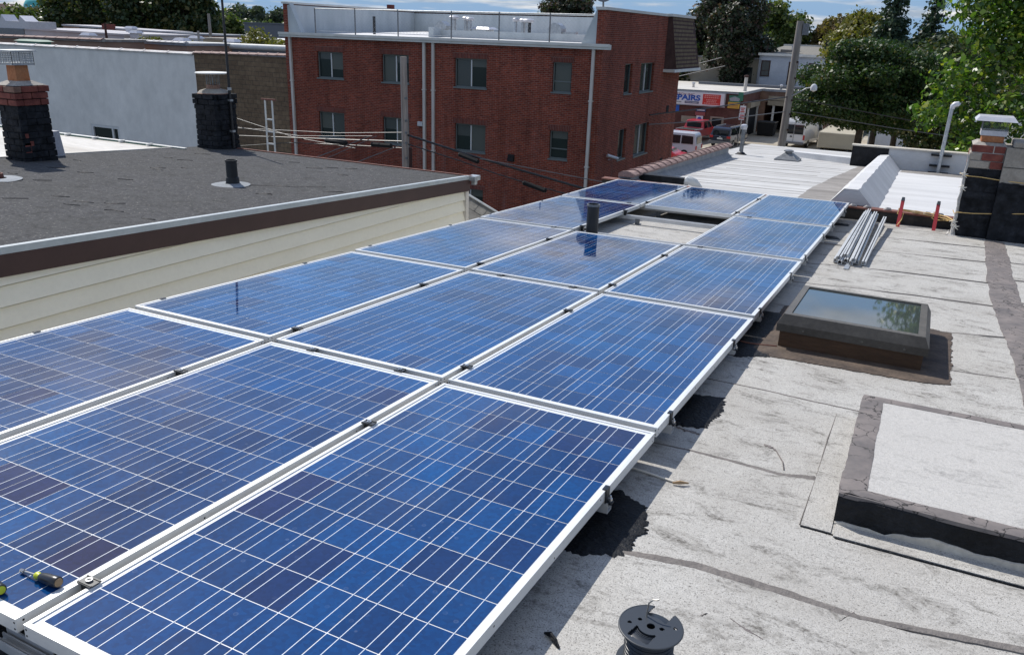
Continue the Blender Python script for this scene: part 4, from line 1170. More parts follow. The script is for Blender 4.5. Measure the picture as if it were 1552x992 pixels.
b = MB(); b.hexa([(-8.20, 5.72, -.27), (-8.04, 5.72, -.27), (-8.04, 5.86, -.27), (-8.20, 5.86, -.27)], [(-8.19, 5.74, .06), (-8.07, 5.74, .06), (-8.07, 5.84, .06), (-8.19, 5.84, .06)]); b.build('duct', 'pale_render', t)

# small shingled roof in the gap behind the left house
sr = thing('shingled_roof', 'small grey shingled roof just past the corner of the cream siding', 'roof', (-5.5, 12, -3))
A_, B_, C_, D_ = Vector((-6.05, 12.0, -1.27)), Vector((-4.45, 12.0, -1.93)), Vector((-4.35, 9.6, -3.1)), Vector((-6.15, 9.6, -2.7))
b = MB(); b.poly([tuple(A_), tuple(B_), tuple(C_), tuple(D_)]); b.poly([tuple(D_), tuple(C_), (C_.x, C_.y, GZ), (D_.x, D_.y, GZ)]); b.poly([tuple(C_), tuple(B_), (B_.x, B_.y, GZ), (C_.x, C_.y, GZ)])
b.build('deck', 'shingle_grey', sr)
nrm = (B_-A_).cross(D_-A_).normalized()
if nrm.z < 0: nrm = -nrm
rows, cols = 12, 9
for i in range(rows):
    for j in range(cols):
        u0, u1 = (j+.5*(i % 2)-.25)/cols+.004, (j+1+.5*(i % 2)-.25)/cols-.004
        u0, u1 = max(0, u0), min(1, u1)
        v0, v1 = i/rows, (i+1.12)/rows
        if v1 > 1: v1 = 1
        P = lambda u, v: (A_.lerp(B_, u)).lerp(D_.lerp(C_, u), v)
        b = MB(); a1, a2, a3, a4 = P(u0, v0), P(u1, v0), P(u1, v1), P(u0, v1)
        l0, l1 = nrm*.004, nrm*.022
        b.add([a1+l0, a2+l0, a3+l1, a4+l1, a3+nrm*.002, a4+nrm*.002], [(0, 1, 2, 3), (3, 2, 4, 5)])
        b.build('shingle', 'shingle_grey', sr)
b = MB(); b.tube([A_+nrm*.03, B_+nrm*.03], .022, 6); b.build('ridge_trim', 'trim_white', sr)

# ================================================================== ROOFS BEYOND THE ARRAY
rb = thing('rear_house', 'row house with worn silver coated roof beyond the solar array', 'house', (-.6, 14, GZ))
b = MB(); b.slab(-2.02, .93, 10.12, 17.3, R1, .05)
b.hexa([(-2.45, 17.3, -1.4), (.93, 17.3, -1.4), (.6, 20.9, -1.4), (-2.45, 21.4, -1.4)], [(-2.45, 17.3, R1(-2.45, 17.3)), (.93, 17.3, R1(.93, 17.3)), (.6, 20.9, R1(.6, 20.9)), (-2.45, 21.4, R1(-2.45, 21.4))])
b.build('roof', 'roof_coat_worn', rb)
b = MB(); b.box(-2.2, .5, 10.2, 20.8, GZ, -1.38); b.build('wall', 'grey_render', rb)
for k, y in enumerate((10.85, 11.6, 12.5, 13.1, 14.2, 14.9, 15.9)):
    xa, xb = rnd.uniform(-1.9, -1.2), rnd.uniform(-.3, .8)
    ribbon('sheet_lap', [(xa, y), (lerp(xa, xb, .35), y+.03), (lerp(xa, xb, .7), y-.02), (xb, y+.02)], [.006, .03, .018, .006], 'roof_coat_dirt_shade', rb, R1, lift=.005, seed=200+k, wig=1.3, sub=10)
ribbon('dirt_and_shade_strip', [(.55, 10.2), (.53, 12), (.60, 14), (.68, 16), (.72, 17.2)], [.62, .60, .52, .40, .30], 'roof_coat_dirt_shade', rb, R1, lift=.008, seed=210, wig=.06, sub=10)
b = MB(); b.hexa([(-1.05, 18.25, -1.1), (.34, 17.35, -1.1), (.34, 17.6, -1.1), (-1.05, 18.5, -1.1)], [(-1.05, 18.25, -.88), (.34, 17.35, -.80), (.34, 17.6, -.80), (-1.05, 18.5, -.88)]); b.build('gravel_stop', 'roof_silver_coat', rb)
# parapet with coping tiles
b = MB()
b.hexa([(-2.12, 10.15, -1.2), (-1.94, 10.15, -1.2), (-2.00, 16.6, -1.4), (-2.16, 16.6, -1.4)], [(-2.12, 10.15, -.43), (-1.94, 10.15, -.43), (-2.00, 16.6, -.66), (-2.16, 16.6, -.66)])
b.build('parapet', 'grey_membrane', rb)
b = MB(); b.hexa([(-1.94, 10.15, R1(-1.9, 10.15)), (-1.84, 10.15, R1(-1.9, 10.15)), (-1.90, 16.6, R1(-1.9, 16.6)), (-2.0, 16.6, R1(-1.9, 16.6))], [(-1.938, 10.15, R1(-1.9, 10.15)+.09), (-1.936, 10.15, R1(-1.9, 10.15)+.09), (-1.996, 16.6, R1(-1.9, 16.6)+.09), (-1.998, 16.6, R1(-1.9, 16.6)+.09)])
b.build('cant_strip', 'grey_membrane', rb)
tile = MB()
w, l = .21, .325
prof = [(-w/2, -.015), (-w/2, .012), (-w*.28, .040), (0, .052), (w*.28, .040), (w/2, .012), (w/2, -.015)]
n = len(prof)
tile.add([(x, 0, z) for x, z in prof]+[(x, l, z) for x, z in prof], [(i, i+1, n+i+1, n+i) for i in range(n-1)]+[tuple(range(n)), tuple(range(2*n-1, n-1, -1))])
prof2 = [(x*1.07, z+.018 if z > 0 else z) for x, z in prof]
tile.add([(x, -.012, z) for x, z in prof2]+[(x, .035, z) for x, z in prof2], [(i, i+1, n+i+1, n+i) for i in range(n-1)]+[tuple(range(n)), tuple(range(2*n-1, n-1, -1))])
tile_me = tile.mesh('coping_tile', 'tile_clay')
for k in range(20):
    y = 10.1+k*.328
    o = place('coping_tile', tile_me, rb, None)
    o.location = (-1.99-.009*(y-10), y, -.445-.0357*(y-10.15))
    o.location -= rb.location
    o.rotation_euler = (-.0357, 0, rnd.uniform(-.02, .02))
b = MB(); b.box(-2.02, -1.28, 10.55, 10.66, -.56, -.47); b.build('black_beam', 'black_tar', rb)
b = MB(); b.tube([(-1.28, 10.62, -.54), (-1.22, 10.60, -.49), (-1.12, 10.58, -.52), (-1.02, 10.6, -.575)], [.05, .07, .06, .01], 8); b.build('flashing_curl', 'trim_white', rb, smooth=True)

t = thing('vent_stack', 'slim galvanised vent stack with round cap on the silver roof', 'vent stack', (-1.94, 17.6, -1.0))
b = MB(); b.lathe((-1.94, 17.6, R1(-1.94, 17.6)), [(.10, 0), (.06, .05), (.045, .06), (.042, .57)], 14); b.build('pipe', 'dull_steel', t, smooth=True)
b = MB(); b.lathe((-1.94, 17.6, R1(-1.94, 17.6)), [(.062, .54), (.066, .57), (.075, .60), (.066, .635), (.03, .65), (.0001, .65)], 14); b.build('cap', 'lid_metal', t, smooth=True)
b = MB(); b.lathe((-1.94, 17.6, R1(-1.94, 17.6)), [(.13, .004), (.10, .02), (.07, .05), (.05, .052)], 14); b.build('boot', 'black_tar', t, smooth=True)
t = thing('roof_vent', 'dark pyramid shaped vent on the silver roof beyond the array', 'roof vent', (-.87, 17.2, -.9))
zb = R1(-.87, 17.1)
b = MB(); b.box(-1.10, -.62, 16.86, 17.34, zb-.02, zb+.035); b.hexa([(-1.08, 16.88, zb+.035), (-.64, 16.88, zb+.035), (-.64, 17.32, zb+.035), (-1.08, 17.32, zb+.035)], [(-.94, 17.02, zb+.15), (-.78, 17.02, zb+.15), (-.78, 17.18, zb+.15), (-.94, 17.18, zb+.15)]); b.build('hood', 'dull_steel', t)
b = MB(); b.lathe((-.86, 17.10, zb), [(.07, .15), (.07, .175), (.10, .178), (.10, .20), (.06, .215), (.0001, .215)], 14); b.build('cap', 'dull_steel', t, smooth=True)

rc = thing('side_house', 'row house with bright white coated roof between cant parapet and tall chimney', 'house', (1.8, 13, GZ))
b = MB(); b.slab(1.0, 4.6, 10.12, 17.12, R1, .05); b.build('roof', 'roof_silver_coat', rc)
b = MB(); b.box(1.02, 4.55, 10.2, 17.1, GZ, -1.1); b.build('wall', 'grey_render', rc)
b = MB()
def cs(y, o=0): 
    z = R1(1.0, y)
    return [(.68-.0*o, y, z-.05), (.68, y, z+.005), (.90, y, z+.26), (1.06, y, z+.27), (1.31, y, z+.004), (1.31, y, z-.05)]
ys = [10.12+k*(17.1-10.12)/24 for k in range(25)]
vs, fs = [], []
for i, y in enumerate(ys):
    for (x, yy, z) in cs(y): vs.append((x+.008*sin(i*2.3+x*5), yy, z+.006*sin(i*1.7+x*9)))
for i in range(len(ys)-1):
    for j in range(5): a = i*6+j; fs.append((a, a+6, a+7, a+1))
b.add(vs, fs); b.poly(cs(ys[0])); b.poly(cs(ys[-1])[::-1]); b.build('cant_parapet', 'roof_silver_coat', rc, smooth=True, fix=True)
b = MB(); b.box(1.04, 4.6, 17.12, 17.26, -1.3, -.525); b.build('rear_parapet', 'roof_silver_coat', rc)
b = MB(); b.hexa([(.36, 17.10, -1.3), (1.04, 17.10, -1.3), (1.04, 17.27, -1.3), (.36, 17.27, -1.3)], [(.36, 17.10, -.52), (1.04, 17.10, -.525), (1.04, 17.27, -.525), (.36, 17.27, -.52)]); b.build('tarred_parapet', 'black_tar', rc)
b = MB(); b.box(.34, 4.6, 17.08, 17.30, -.520, -.495); b.build('timber_cap', 'cream_paint', rc)
ribbon('dirt_and_shade_strip', [(1.34, 16.75), (2.0, 16.72), (2.8, 16.7), (4.0, 16.7)], [.55, .70, .8, .8], 'roof_coat_dirt_shade', rc, R1, lift=.006, seed=220, wig=.10, sub=10)  # darker band paints the shadow along the foot of the rear parapet
t = thing('service_mast', 'grey metal mast with bent head fixed to the white rear parapet', 'mast', (1.98, 17.0, -.95))
b = MB(); b.tube([(1.975, 17.0, -.93), (1.98, 17.0, -.4), (1.99, 17.0, .30), (1.995, 17.0, .335)], .036, 12); b.build('tube', 'galvanised', t, smooth=True)
b = MB(); b.tube([(1.995, 17.0, .31), (2.00, 17.0, .36), (2.03, 17.0, .395), (2.08, 17.0, .405), (2.11, 17.0, .385)], [.044, .050, .052, .048, .035], 12); b.build('weather_head', 'lid_metal', t, smooth=True)
for z in (-.58, -.78, -.92):
    b = MB(); b.box(1.80, 2.16, 16.985, 17.115, z, z+.028); b.build('strap', 'black_tar', t)

# ================================================================== BRICK BUILDING
bb = thing('brick_building', 'three storey red brick building with white gutters and walled white roof terrace', 'building', (-16.7, 33, GZ))
BX0, BX1, BY0, BY1, BZ = -24.1, -9.32, 28.0, 38.05, .98
def holed_wall(name, axis, c, a0, a1, z0, z1, holes, mat, depth=.16, out=-1):
    """wall face at constant y (axis 'y') or x (axis 'x') with reveals round the openings"""
    A = sorted(set([a0, a1]+[h[0] for h in holes]+[h[2] for h in holes]))
    Z = sorted(set([z0, z1]+[h[1] for h in holes]+[h[3] for h in holes]))
    P = (lambda a, z, d=0: (a, c-out*d, z)) if axis == 'y' else (lambda a, z, d=0: (c-out*d, a, z))
    b = MB()
    for i in range(len(A)-1):
        for j in range(len(Z)-1):
            ca, cz = (A[i]+A[i+1])/2, (Z[j]+Z[j+1])/2
            if any(h[0] < ca < h[2] and h[1] < cz < h[3] for h in holes): continue
            b.poly([P(A[i], Z[j]), P(A[i+1], Z[j]), P(A[i+1], Z[j+1]), P(A[i], Z[j+1])])
    for h in holes:
        q = [(h[0], h[1]), (h[2], h[1]), (h[2], h[3]), (h[0], h[3])]
        for k in range(4):
            p, r_ = q[k], q[(k+1) % 4]
            b.poly([P(*p), P(*p, depth), P(*r_, depth), P(*r_)])
    return b.build(name, mat, bb)
def window(parent, axis, c, h, out, n=2, glass=('window_glass', 'window_glass'), depth=.13, fm='window_frame', sash=False, fw=.045, sill=True):
    a0, z0, a1, z1 = h
    def bx(b, p0, p1, q0, q1, d0, d1):
        lo, hi = sorted((c-out*d0, c-out*d1))
        if axis == 'y': b.box(p0, p1, lo, hi, q0, q1)
        else: b.box(lo, hi, p0, p1, q0, q1)
    b = MB()
    bx(b, a0, a0+fw, z0, z1, depth-.03, depth+.03); bx(b, a1-fw, a1, z0, z1, depth-.03, depth+.03)
    bx(b, a0+fw, a1-fw, z0, z0+fw, depth-.03, depth+.03); bx(b, a0+fw, a1-fw, z1-fw, z1, depth-.03, depth+.03)
    w = b.build('window', fm, parent)
    step = (a1-a0-2*fw)/n
    for k in range(1, n):
        b = MB(); a = a0+fw+step*k; bx(b, a-.022, a+.022, z0+fw, z1-fw, depth-.035, depth+.025); b.build('mullion', 'window_frame_white' if n > 1 else fm, w)
    if sash:
        b = MB(); zm = lerp(z0, z1, .36); bx(b, a0+fw, a1-fw, zm-.02, zm+.02, depth-.02, depth+.02); b.build('sash_bar', fm, w)
    for k in range(n):
        b = MB(); p0, p1 = a0+fw+step*k, a0+fw+step*(k+1); bx(b, p0, p1, z0+fw, z1-fw, depth+.008, depth+.012); b.build('pane', glass[k % len(glass)], w)
        if glass[k % len(glass)] == 'window_glass' and axis == 'y':
            hb = (.05, .35, .55, .72, .2)[int(abs(a0*7+z0*3+k*2)) % 5]
            b = MB(); bx(b, p0+.03, p1-.03, lerp(z0, z1, hb), z1-fw, depth+.003, depth+.006); b.build('blind', ('window_blind', 'window_curtain')[int(abs(a0*5+z0+k)) % 2], w)
    if sill:
        b = MB(); bx(b, a0-.03, a1+.03, z0-.05, z0+.002, -.035, depth-.03); b.build('sill', 'window_frame', w)
FW = [(-22.38, -.68, -20.99, .39, 2), (-19.01, -.69, -17.67, .41, 2), (-15.52, -.68, -14.07, .40, 2), (-11.28, -.64, -10.50, .43, 1),
      (-22.43, -3.18, -21.03, -2.10, 2), (-19.02, -3.18, -17.68, -2.09, 2), (-15.49, -3.16, -14.07, -2.09, 2), (-11.28, -3.10, -10.51, -2.05, 1),
      (-15.4, -5.75, -14.13, -4.66, 2)]
SW = [(30.49, -.72, 31.38, .40, 1), (32.40, -.75, 34.15, .40, 2), (30.29, -3.26, 31.18, -2.08, 1), (32.27, -3.35, 34.10, -2.05, 2)]
holed_wall('front_wall', 'y', BY0, BX0, BX1, GZ, BZ, [h[:4] for h in FW], 'building_brick', out=-1)
holed_wall('side_wall', 'x', BX1, BY0, BY1, GZ, BZ, [h[:4] for h in SW], 'building_brick', out=1)
b = MB(); b.poly([(BX1, BY0, BZ), (BX1, BY1, BZ), (BX1, BY1, 2.26), (BX1, BY0, 2.26)])
b.poly([(BX1, BY0, BZ), (BX1, BY0, 2.26), (BX1-.30, BY0, 2.26), (BX1-.30, BY0, BZ)])
b.poly([(BX1-.30, BY0, BZ), (BX1-.30, BY0, 2.26), (BX1-.30, BY1, 2.26), (BX1-.30, BY1, BZ)])
b.poly([(BX0, BY1, GZ), (BX1, BY1, GZ), (BX1, BY1, 2.26), (BX0, BY1, 2.26)]); b.poly([(BX0, BY0, GZ), (BX0, BY0, BZ), (BX0, BY1, BZ), (BX0, BY1, GZ)])
b.box(BX0, BX0+.22, BY0, BY1, BZ, 2.26)
b.build('parapet_wall', 'building_brick', bb)
for h in FW:
    window(bb, 'y', BY0, h[:4], -1, h[4], sash=h[4] == 1)
    b = MB(); b.box(h[0]-.08, h[2]+.08, BY0-.012, BY0+.001, h[3]+.01, h[3]+.22); b.build('soldier_course', 'soldier_brick', bb)
for h in SW: window(bb, 'x', BX1, h[:4], 1, h[4], sill=True)
# roof terrace
b = MB(); b.hexa([(BX0+.2, BY0+.02, .9), (BX1-.2, BY0+.02, .9), (BX1-.2, BY1-.1, .9), (BX0+.2, BY1-.1, .9)], [(BX0+.2, BY0+.02, 1.06), (BX1-.2, BY0+.02, 1.06), (BX1-.2, BY1-.1, 1.32), (BX0+.2, BY1-.1, 1.32)]); b.build('terrace_floor', 'roof_silver_coat', bb)
b = MB(); b.box(BX0+.22, BX1-.31, BY1-.32, BY1-.02, 1.0, 2.20); b.build('rear_parapet', 'parapet_white', bb)
b = MB(); b.box(BX0+.221, BX0+.30, BY0+.02, BY1-.33, 1.0, 2.22); b.build('side_lining', 'parapet_white', bb)
for xs, xe in ((BX1-.31, BX1-.92), (BX0+.301, BX0+.95)):
    b = MB(); b.prism([(xs, BY0+.03, 1.02), (xe, BY0+.03, 1.02), (lerp(xs, xe, .05), BY0+.03, 2.28), (xs, BY0+.03, 2.28)], (0, .25, 0)); b.build('wall_brace', 'parapet_white', bb, fix=True)
b = MB(); b.box(-18.0, BX1-.95, 30.6, 30.9, 1.05, 1.42); b.box(-18.0, -17.75, 30.0, 30.6, 1.05, 1.52); b.build('low_partition', 'parapet_white', bb)
b = MB(); b.box(BX0-.06, BX1+.06, BY0-.01, BY0+.35, 2.26, 2.34) if 0 else None
b.box(BX1-.36, BX1+.05, BY0-.05, 35.5, 2.261, 2.36); b.box(BX0-.05, BX0+.32, BY0-.05, BY1+.05, 2.261, 2.34); b.box(BX0+.32, BX1-.36, BY1-.36, BY1+.05, 2.261, 2.34); b.build('coping', 'trim_white', bb)
b = MB(); b.box(-24.3, -9.02, 27.84, 27.998, .93, 1.10); b.box(-24.3, -9.02, 27.80, 27.84, 1.02, 1.12); b.build('gutter', 'trim_white', bb)
for x, zt in ((-23.78, .93), (-16.90, .93), (-16.47, .93), (-9.66, .93)):
    b = MB()
    b.box(x-.055, x+.055, 27.90, 27.995, GZ, zt)
    for z in (-.9, -3.3, -5.6): b.box(x-.085, x+.085, 27.89, 27.999, z, z+.05)
    b.build('downspout', 'spout_white', bb)
# mansard end of the street front
b = MB(); b.hexa([(BX1+.002, 35.55, .10), (-8.86, 35.95, .10), (-8.86, 39.75, .10), (BX1-.3, 39.75, .10)], [(BX1+.002, 35.55, 2.26), (-9.18, 35.70, 2.26), (-9.18, 39.2, 2.26), (BX1-.3, 39.2, 2.26)]); b.build('mansard', 'shingle_dark', bb)
sh = MB(); sh.add([(0, 0, 0), (0, .36, 0), (.018, .36, -.17), (.018, 0, -.17), (0, 0, -.17), (0, .36, -.17)], [(0, 3, 2, 1), (3, 4, 5, 2)])
sh_me = sh.mesh('shingle', 'shingle_brown')
for i in range(13):
    for j in range(11):
        z = 2.25-i*.165
        t_ = (2.26-z)/2.16
        y = 35.75+.20*t_+j*.375-(.18 if i % 2 else 0)
        if y < 35.72+.20*t_: y = 35.72+.20*t_
        if y+.36 > 39.2+.55*t_: continue
        o = place('shingle', sh_me, bb)
        o.location = Vector((lerp(-9.18, -8.86, t_)+.004, y, z))-bb.location
        o.rotation_euler = (0, -.147*0, 0)
b = MB(); b.hexa([(BX1, 35.45, -.02), (-8.78, 35.45, -.02), (-8.78, 39.8, -.02), (BX1-.3, 39.8, -.02)], [(BX1, 35.45, .10), (-8.80, 35.45, .10), (-8.80, 39.8, .10), (BX1-.3, 39.8, .10)]); b.build('mansard_trim', 'trim_white', bb)
b = MB(); b.box(BX1-.30, -9.12, 35.5, 39.3, 2.27, 2.38); b.build('mansard_coping', 'trim_white', bb)
for (yy, z) in ((36.47, -1.85), (36.2, -4.2)):
    b = MB(); b.box(BX1-.02, BX1+.012, yy, yy+.38, z, z+.34); b.build('wall_vent', 'hole_black', bb)
# fence on the terrace
fe = thing('terrace_fence', 'thin grey railing along the white roof edge of the brick building', 'fence', (-16.5, 28.3, 1.08))
PX = [-22.63, -20.52, -18.37, -15.85, -13.73, -11.60]
for x in PX:
    b = MB(); b.tube([(x, 28.3, 1.03), (x, 28.3, 2.12)], .028, 8); b.lathe((x, 28.3, 1.02), [(.09, 0), (.06, .08), (.03, .09)], 8); b.build('post', 'dull_steel', fe, smooth=True)
b = MB(); b.tube([(PX[0], 28.3, 2.10), (-16.5, 28.3, 2.10), (-9.66, 28.3, 2.10)], .022, 6); b.build('top_rail', 'galvanised', fe)
b = MB(); b.tube([(PX[0], 28.3, 1.22), (-16.5, 28.3, 1.20), (-9.66, 28.3, 1.20)], .012, 5); b.build('bottom_rail', 'galvanised', fe)
b = MB()
x = PX[0]
dxw = .16
while x < -9.8:
    for d in (1, -1):
        xa, xb = (x, x+.9) if d > 0 else (x+.9, x)
        if xb > -9.66 or xa > -9.66: continue
        b.tube([(xa, 28.3, 1.21), (xb, 28.3, 2.10)], .0022, 3, 0, False)
    x += dxw
stuff(b.build('chain_link', 'galvanised', fe))
def mushroom(x, y, z0, z1, r, lab):
    t = thing('roof_stack', lab, 'vent stack', (x, y, z0), 'vent stacks on the white roof terrace')
    b = MB(); b.lathe((x, y, 0), [(r*1.6, z0), (r, z0+.05), (r, z1-.10)], 12); b.build('pipe', 'galvanised', t, smooth=True)
    b = MB(); b.lathe((x, y, 0), [(r*1.3, z1-.16), (r*2.0, z1-.13), (r*2.1, z1-.06), (r*1.5, z1-.01), (.0001, z1)], 14); b.build('cap', 'lid_metal', t, smooth=True)
mushroom(-18.55, 33, 1.15, 2.05, .11, 'thick capped vent stack on the brick building terrace, leftmost of six')
mushroom(-18.02, 33.2, 1.15, 2.03, .09, 'capped vent stack, second from left on the brick building terrace')
mushroom(-17.72, 33.0, 1.15, 2.00, .09, 'capped vent stack, third from left on the brick building terrace')
mushroom(-15.40, 33, 1.15, 2.02, .07, 'thin capped vent stack on the terrace, third from the right')
mushroom(-15.03, 33, 1.15, 2.00, .09, 'capped vent stack on the terrace, second from the right')
mushroom(-14.70, 32.8, 1.15, 1.99, .12, 'thick capped vent stack on the terrace next to the black pipe')
for x, y, zt, lb in ((-21.52, 31, 1.89, 'black pipe standing on the left part of the white roof terrace'), (-13.75, 31, 1.80, 'black pipe on the terrace beside the three right hand vent stacks')):
    t = thing('roof_pipe', lb, 'vent pipe', (x, y, 1.1)); b = MB(); b.lathe((x, y, 1.05), [(.14, .0), (.10, .06), (.065, .08), (.065, zt-1.05), (.05, zt-1.05)], 12); b.build('pipe', 'black_pipe', t, smooth=True)
t = thing('turbine_hood', 'rounded metal exhaust hood on the terrace near the right parapet', 'exhaust hood', (-13.4, 33, 1.2))
b = MB(); b.prism([(-13.75, 32.8, 1.35), (-13.12, 32.8, 1.35), (-13.12, 32.8, 1.62), (-13.20, 32.8, 1.76), (-13.35, 32.8, 1.85), (-13.52, 32.8, 1.85), (-13.68, 32.8, 1.76), (-13.75, 32.8, 1.62)], (0, .5, 0)); b.box(-13.6, -13.25, 32.85, 33.2, 1.1, 1.35); b.build('hood', 'galvanised', t, fix=True)
b = MB(); b.box(-13.12, -12.5, 32.9, 33.2, 1.36, 1.50); b.box(-12.5, -11.6, 32.95, 33.15, 1.30, 1.36); b.build('duct', 'galvanised', t)
t = thing('roof_hood', 'small sloped metal hood on the terrace behind the fence', 'exhaust hood', (-19.1, 33, 1.2))
b = MB(); b.prism([(-19.45, 32.8, 1.45), (-18.85, 32.8, 1.45), (-18.85, 32.8, 1.60), (-19.10, 32.8, 1.80), (-19.25, 32.8, 1.80), (-19.45, 32.8, 1.6)], (0, .5, 0)); b.box(-19.35, -18.95, 32.85, 33.2, 1.1, 1.45); b.build('hood', 'galvanised', t, fix=True)
t = thing('flat_skylight', 'low white skylight on the terrace between the two groups of stacks', 'skylight', (-17.1, 33, 1.2))
b = MB(); b.box(-17.45, -16.75, 32.8, 33.5, 1.15, 1.50); b.build('curb', 'parapet_white', t)
b = MB(); b.hexa([(-17.55, 32.7, 1.50), (-16.55, 32.7, 1.50), (-16.55, 33.6, 1.50), (-17.55, 33.6, 1.50)], [(-17.4, 32.85, 1.60), (-16.7, 32.85, 1.60), (-16.7, 33.45, 1.60), (-17.4, 33.45, 1.60)]); b.build('dome', 'lid_metal', t)
t = thing('chimney_pot', 'small red brick stack rising behind the far white parapet', 'chimney', (-25.9, 38.6, 2)); b = MB(); b.box(-26.05, -25.75, 38.4, 38.7, 1.6, 2.62); b.build('stack', 'red_brick', t)
t = thing('satellite_dish', 'grey satellite dish on the near right parapet corner of the brick building', 'satellite dish', (-9.45, 28.2, 2.36))
b = MB(); b.tube([(-9.50, 28.2, 2.30), (-9.50, 28.15, 2.62)], .035, 8); b.build('mast', 'dull_steel', t)
b = MB(); b.lathe((0, 0, 0), [(.0001, .0), (.14, .012), (.26, .045), (.36, .09), (.35, .10), (.24, .055), (.0001, .02)], 24, 0)
dm = b.build('dish', 'dull_steel', t, smooth=True); dm.location = Vector((-9.5, 28.10, 2.82))-t.location; dm.rotation_euler = (radians(70), 0, radians(25))
t = thing('security_camera', 'white security camera on the side wall of the brick building', 'camera', (-9.2, 29.3, -3.0))
b = MB(); b.tube([(-9.32, 29.3, -3.12), (-9.15, 29.25, -3.10), (-9.05, 29.2, -3.02)], .02, 6); b.build('arm', 'lid_metal', t)
b = MB(); b.tube([(-9.22, 28.9, -2.90), (-8.95, 29.35, -3.05)], .06, 8); b.build('housing', 'lid_metal', t)
t = thing('wall_box', 'small white utility box on the brick front between window and twin downspouts', 'utility box', (-17.1, 28, -2.2)); b = MB(); b.box(-17.22, -16.98, 27.9, 27.998, -2.33, -2.15); bevel(b.build('box', 'lid_metal', t), .01)
t = thing('wall_vent_hood', 'black vent hood on the brick front below the right windows', 'vent hood', (-12.86, 28, -3.2)); b = MB(); b.hexa([(-13.0, 27.85, -3.36), (-12.74, 27.85, -3.36), (-12.74, 27.998, -3.36), (-13.0, 27.998, -3.36)], [(-13.0, 27.92, -3.12), (-12.74, 27.92, -3.12), (-12.74, 27.998, -3.10), (-13.0, 27.998, -3.10)]); b.build('hood', 'hole_black', t)

# ================================================================== BUILDINGS BEHIND
def coping_row(parent, x0, x1, y, za, zb, step, mat, h=.10, d=.36, broken=False):
    n = max(1, int(round((x1-x0)/step)))
    for k in range(n):
        a, c = x0+(x1-x0)*k/n, x0+(x1-x0)*(k+1)/n
        z = lerp(za, zb, (k+.5)/n)
        b = MB(); hw = d/2
        pr_ = [(a, y-hw, z), (a, y-hw, z+h*.35), (a, y, z+h), (a, y+hw, z+h*.35), (a, y+hw, z)]
        b.prism(pr_, (c-a-.01, 0, 0)); 
        pr_ = [(c-.10, y-hw-.015, z-.01), (c-.10, y-hw-.015, z+h*.45), (c-.10, y, z+h*1.25), (c-.10, y+hw+.015, z+h*.45), (c-.10, y+hw+.015, z-.01)]
        b.prism(pr_, (.10, 0, 0))
        b.build('coping_tile', mat, parent, fix=True)
mottled('coping_whitened', (0.50, 0.46, 0.44), (0.74, 0.73, 0.72), 1.5, 0.8, fine=8)
ww = thing('white_wall_building', 'long flat roofed building, white painted wall joining a tan block wall, tiled coping', 'building', (-36, 29, GZ))
b = MB(); WY = 28.2
wx0, wz0, wx1, wz1 = -37.95, -5.2, -35.75, -3.80
for (a, c, p, q) in ((-62, wx0, GZ, -.06), (wx1, -29.9, GZ, -.06), (wx0, wx1, wz1, -.06), (wx0, wx1, GZ, wz0)): b.poly([(a, WY, p), (c, WY, p), (c, WY, q), (a, WY, q)])
for p, q in (((wx0, wz0), (wx1, wz0)), ((wx1, wz0), (wx1, wz1)), ((wx1, wz1), (wx0, wz1)), ((wx0, wz1), (wx0, wz0))): b.poly([(p[0], WY, p[1]), (p[0], WY+.18, p[1]), (q[0], WY+.18, q[1]), (q[0], WY, q[1])])
b.build('white_wall', 'white_stucco', ww)
b = MB(); b.poly([(-29.9, WY+.01, GZ), (-24.11, WY+.01, GZ), (-24.11, WY+.01, .06), (-29.9, WY+.01, .06)]); b.build('tan_wall', 'tan_brick', ww)
b = MB(); b.poly([(-62, WY+.3, -.35), (-24.15, WY+.3, -.35), (-24.15, 33, -.35), (-62, 33, -.35)]); b.box(-62, -24.15, WY+.02, WY+.3, -.5, -.07); b.build('roof', 'grey_membrane', ww)
coping_row(ww, -58.0, -29.95, WY+.12, -.12, -.05, 1.62, 'coping_whitened', .12)
coping_row(ww, -29.9, -24.2, WY+.12, .02, .12, .57, 'tile_clay', .10)
b = MB(); b.box(wx0, wx0+.16, WY+.02, WY+.12, wz0, wz1); b.box(wx1-.16, wx1, WY+.02, WY+.12, wz0, wz1); b.box(wx0+.16, wx1-.16, WY+.02, WY+.12, wz1-.14, wz1); b.box(wx0+.2, wx1-.3, WY+.05, WY+.10, wz0+.45, wz0+.55)
b.box(wx1-.62, wx1-.50, WY+.03, WY+.12, wz0, wz1-.14)
wn = b.build('window', 'window_frame_white', ww)
b = MB(); b.box(wx0+.16, wx1-.62, WY+.10, WY+.11, wz0, wz1-.14); b.box(wx1-.5, wx1-.16, WY+.10, WY+.11, wz0, wz1-.14); b.build('pane', 'window_glass', wn)

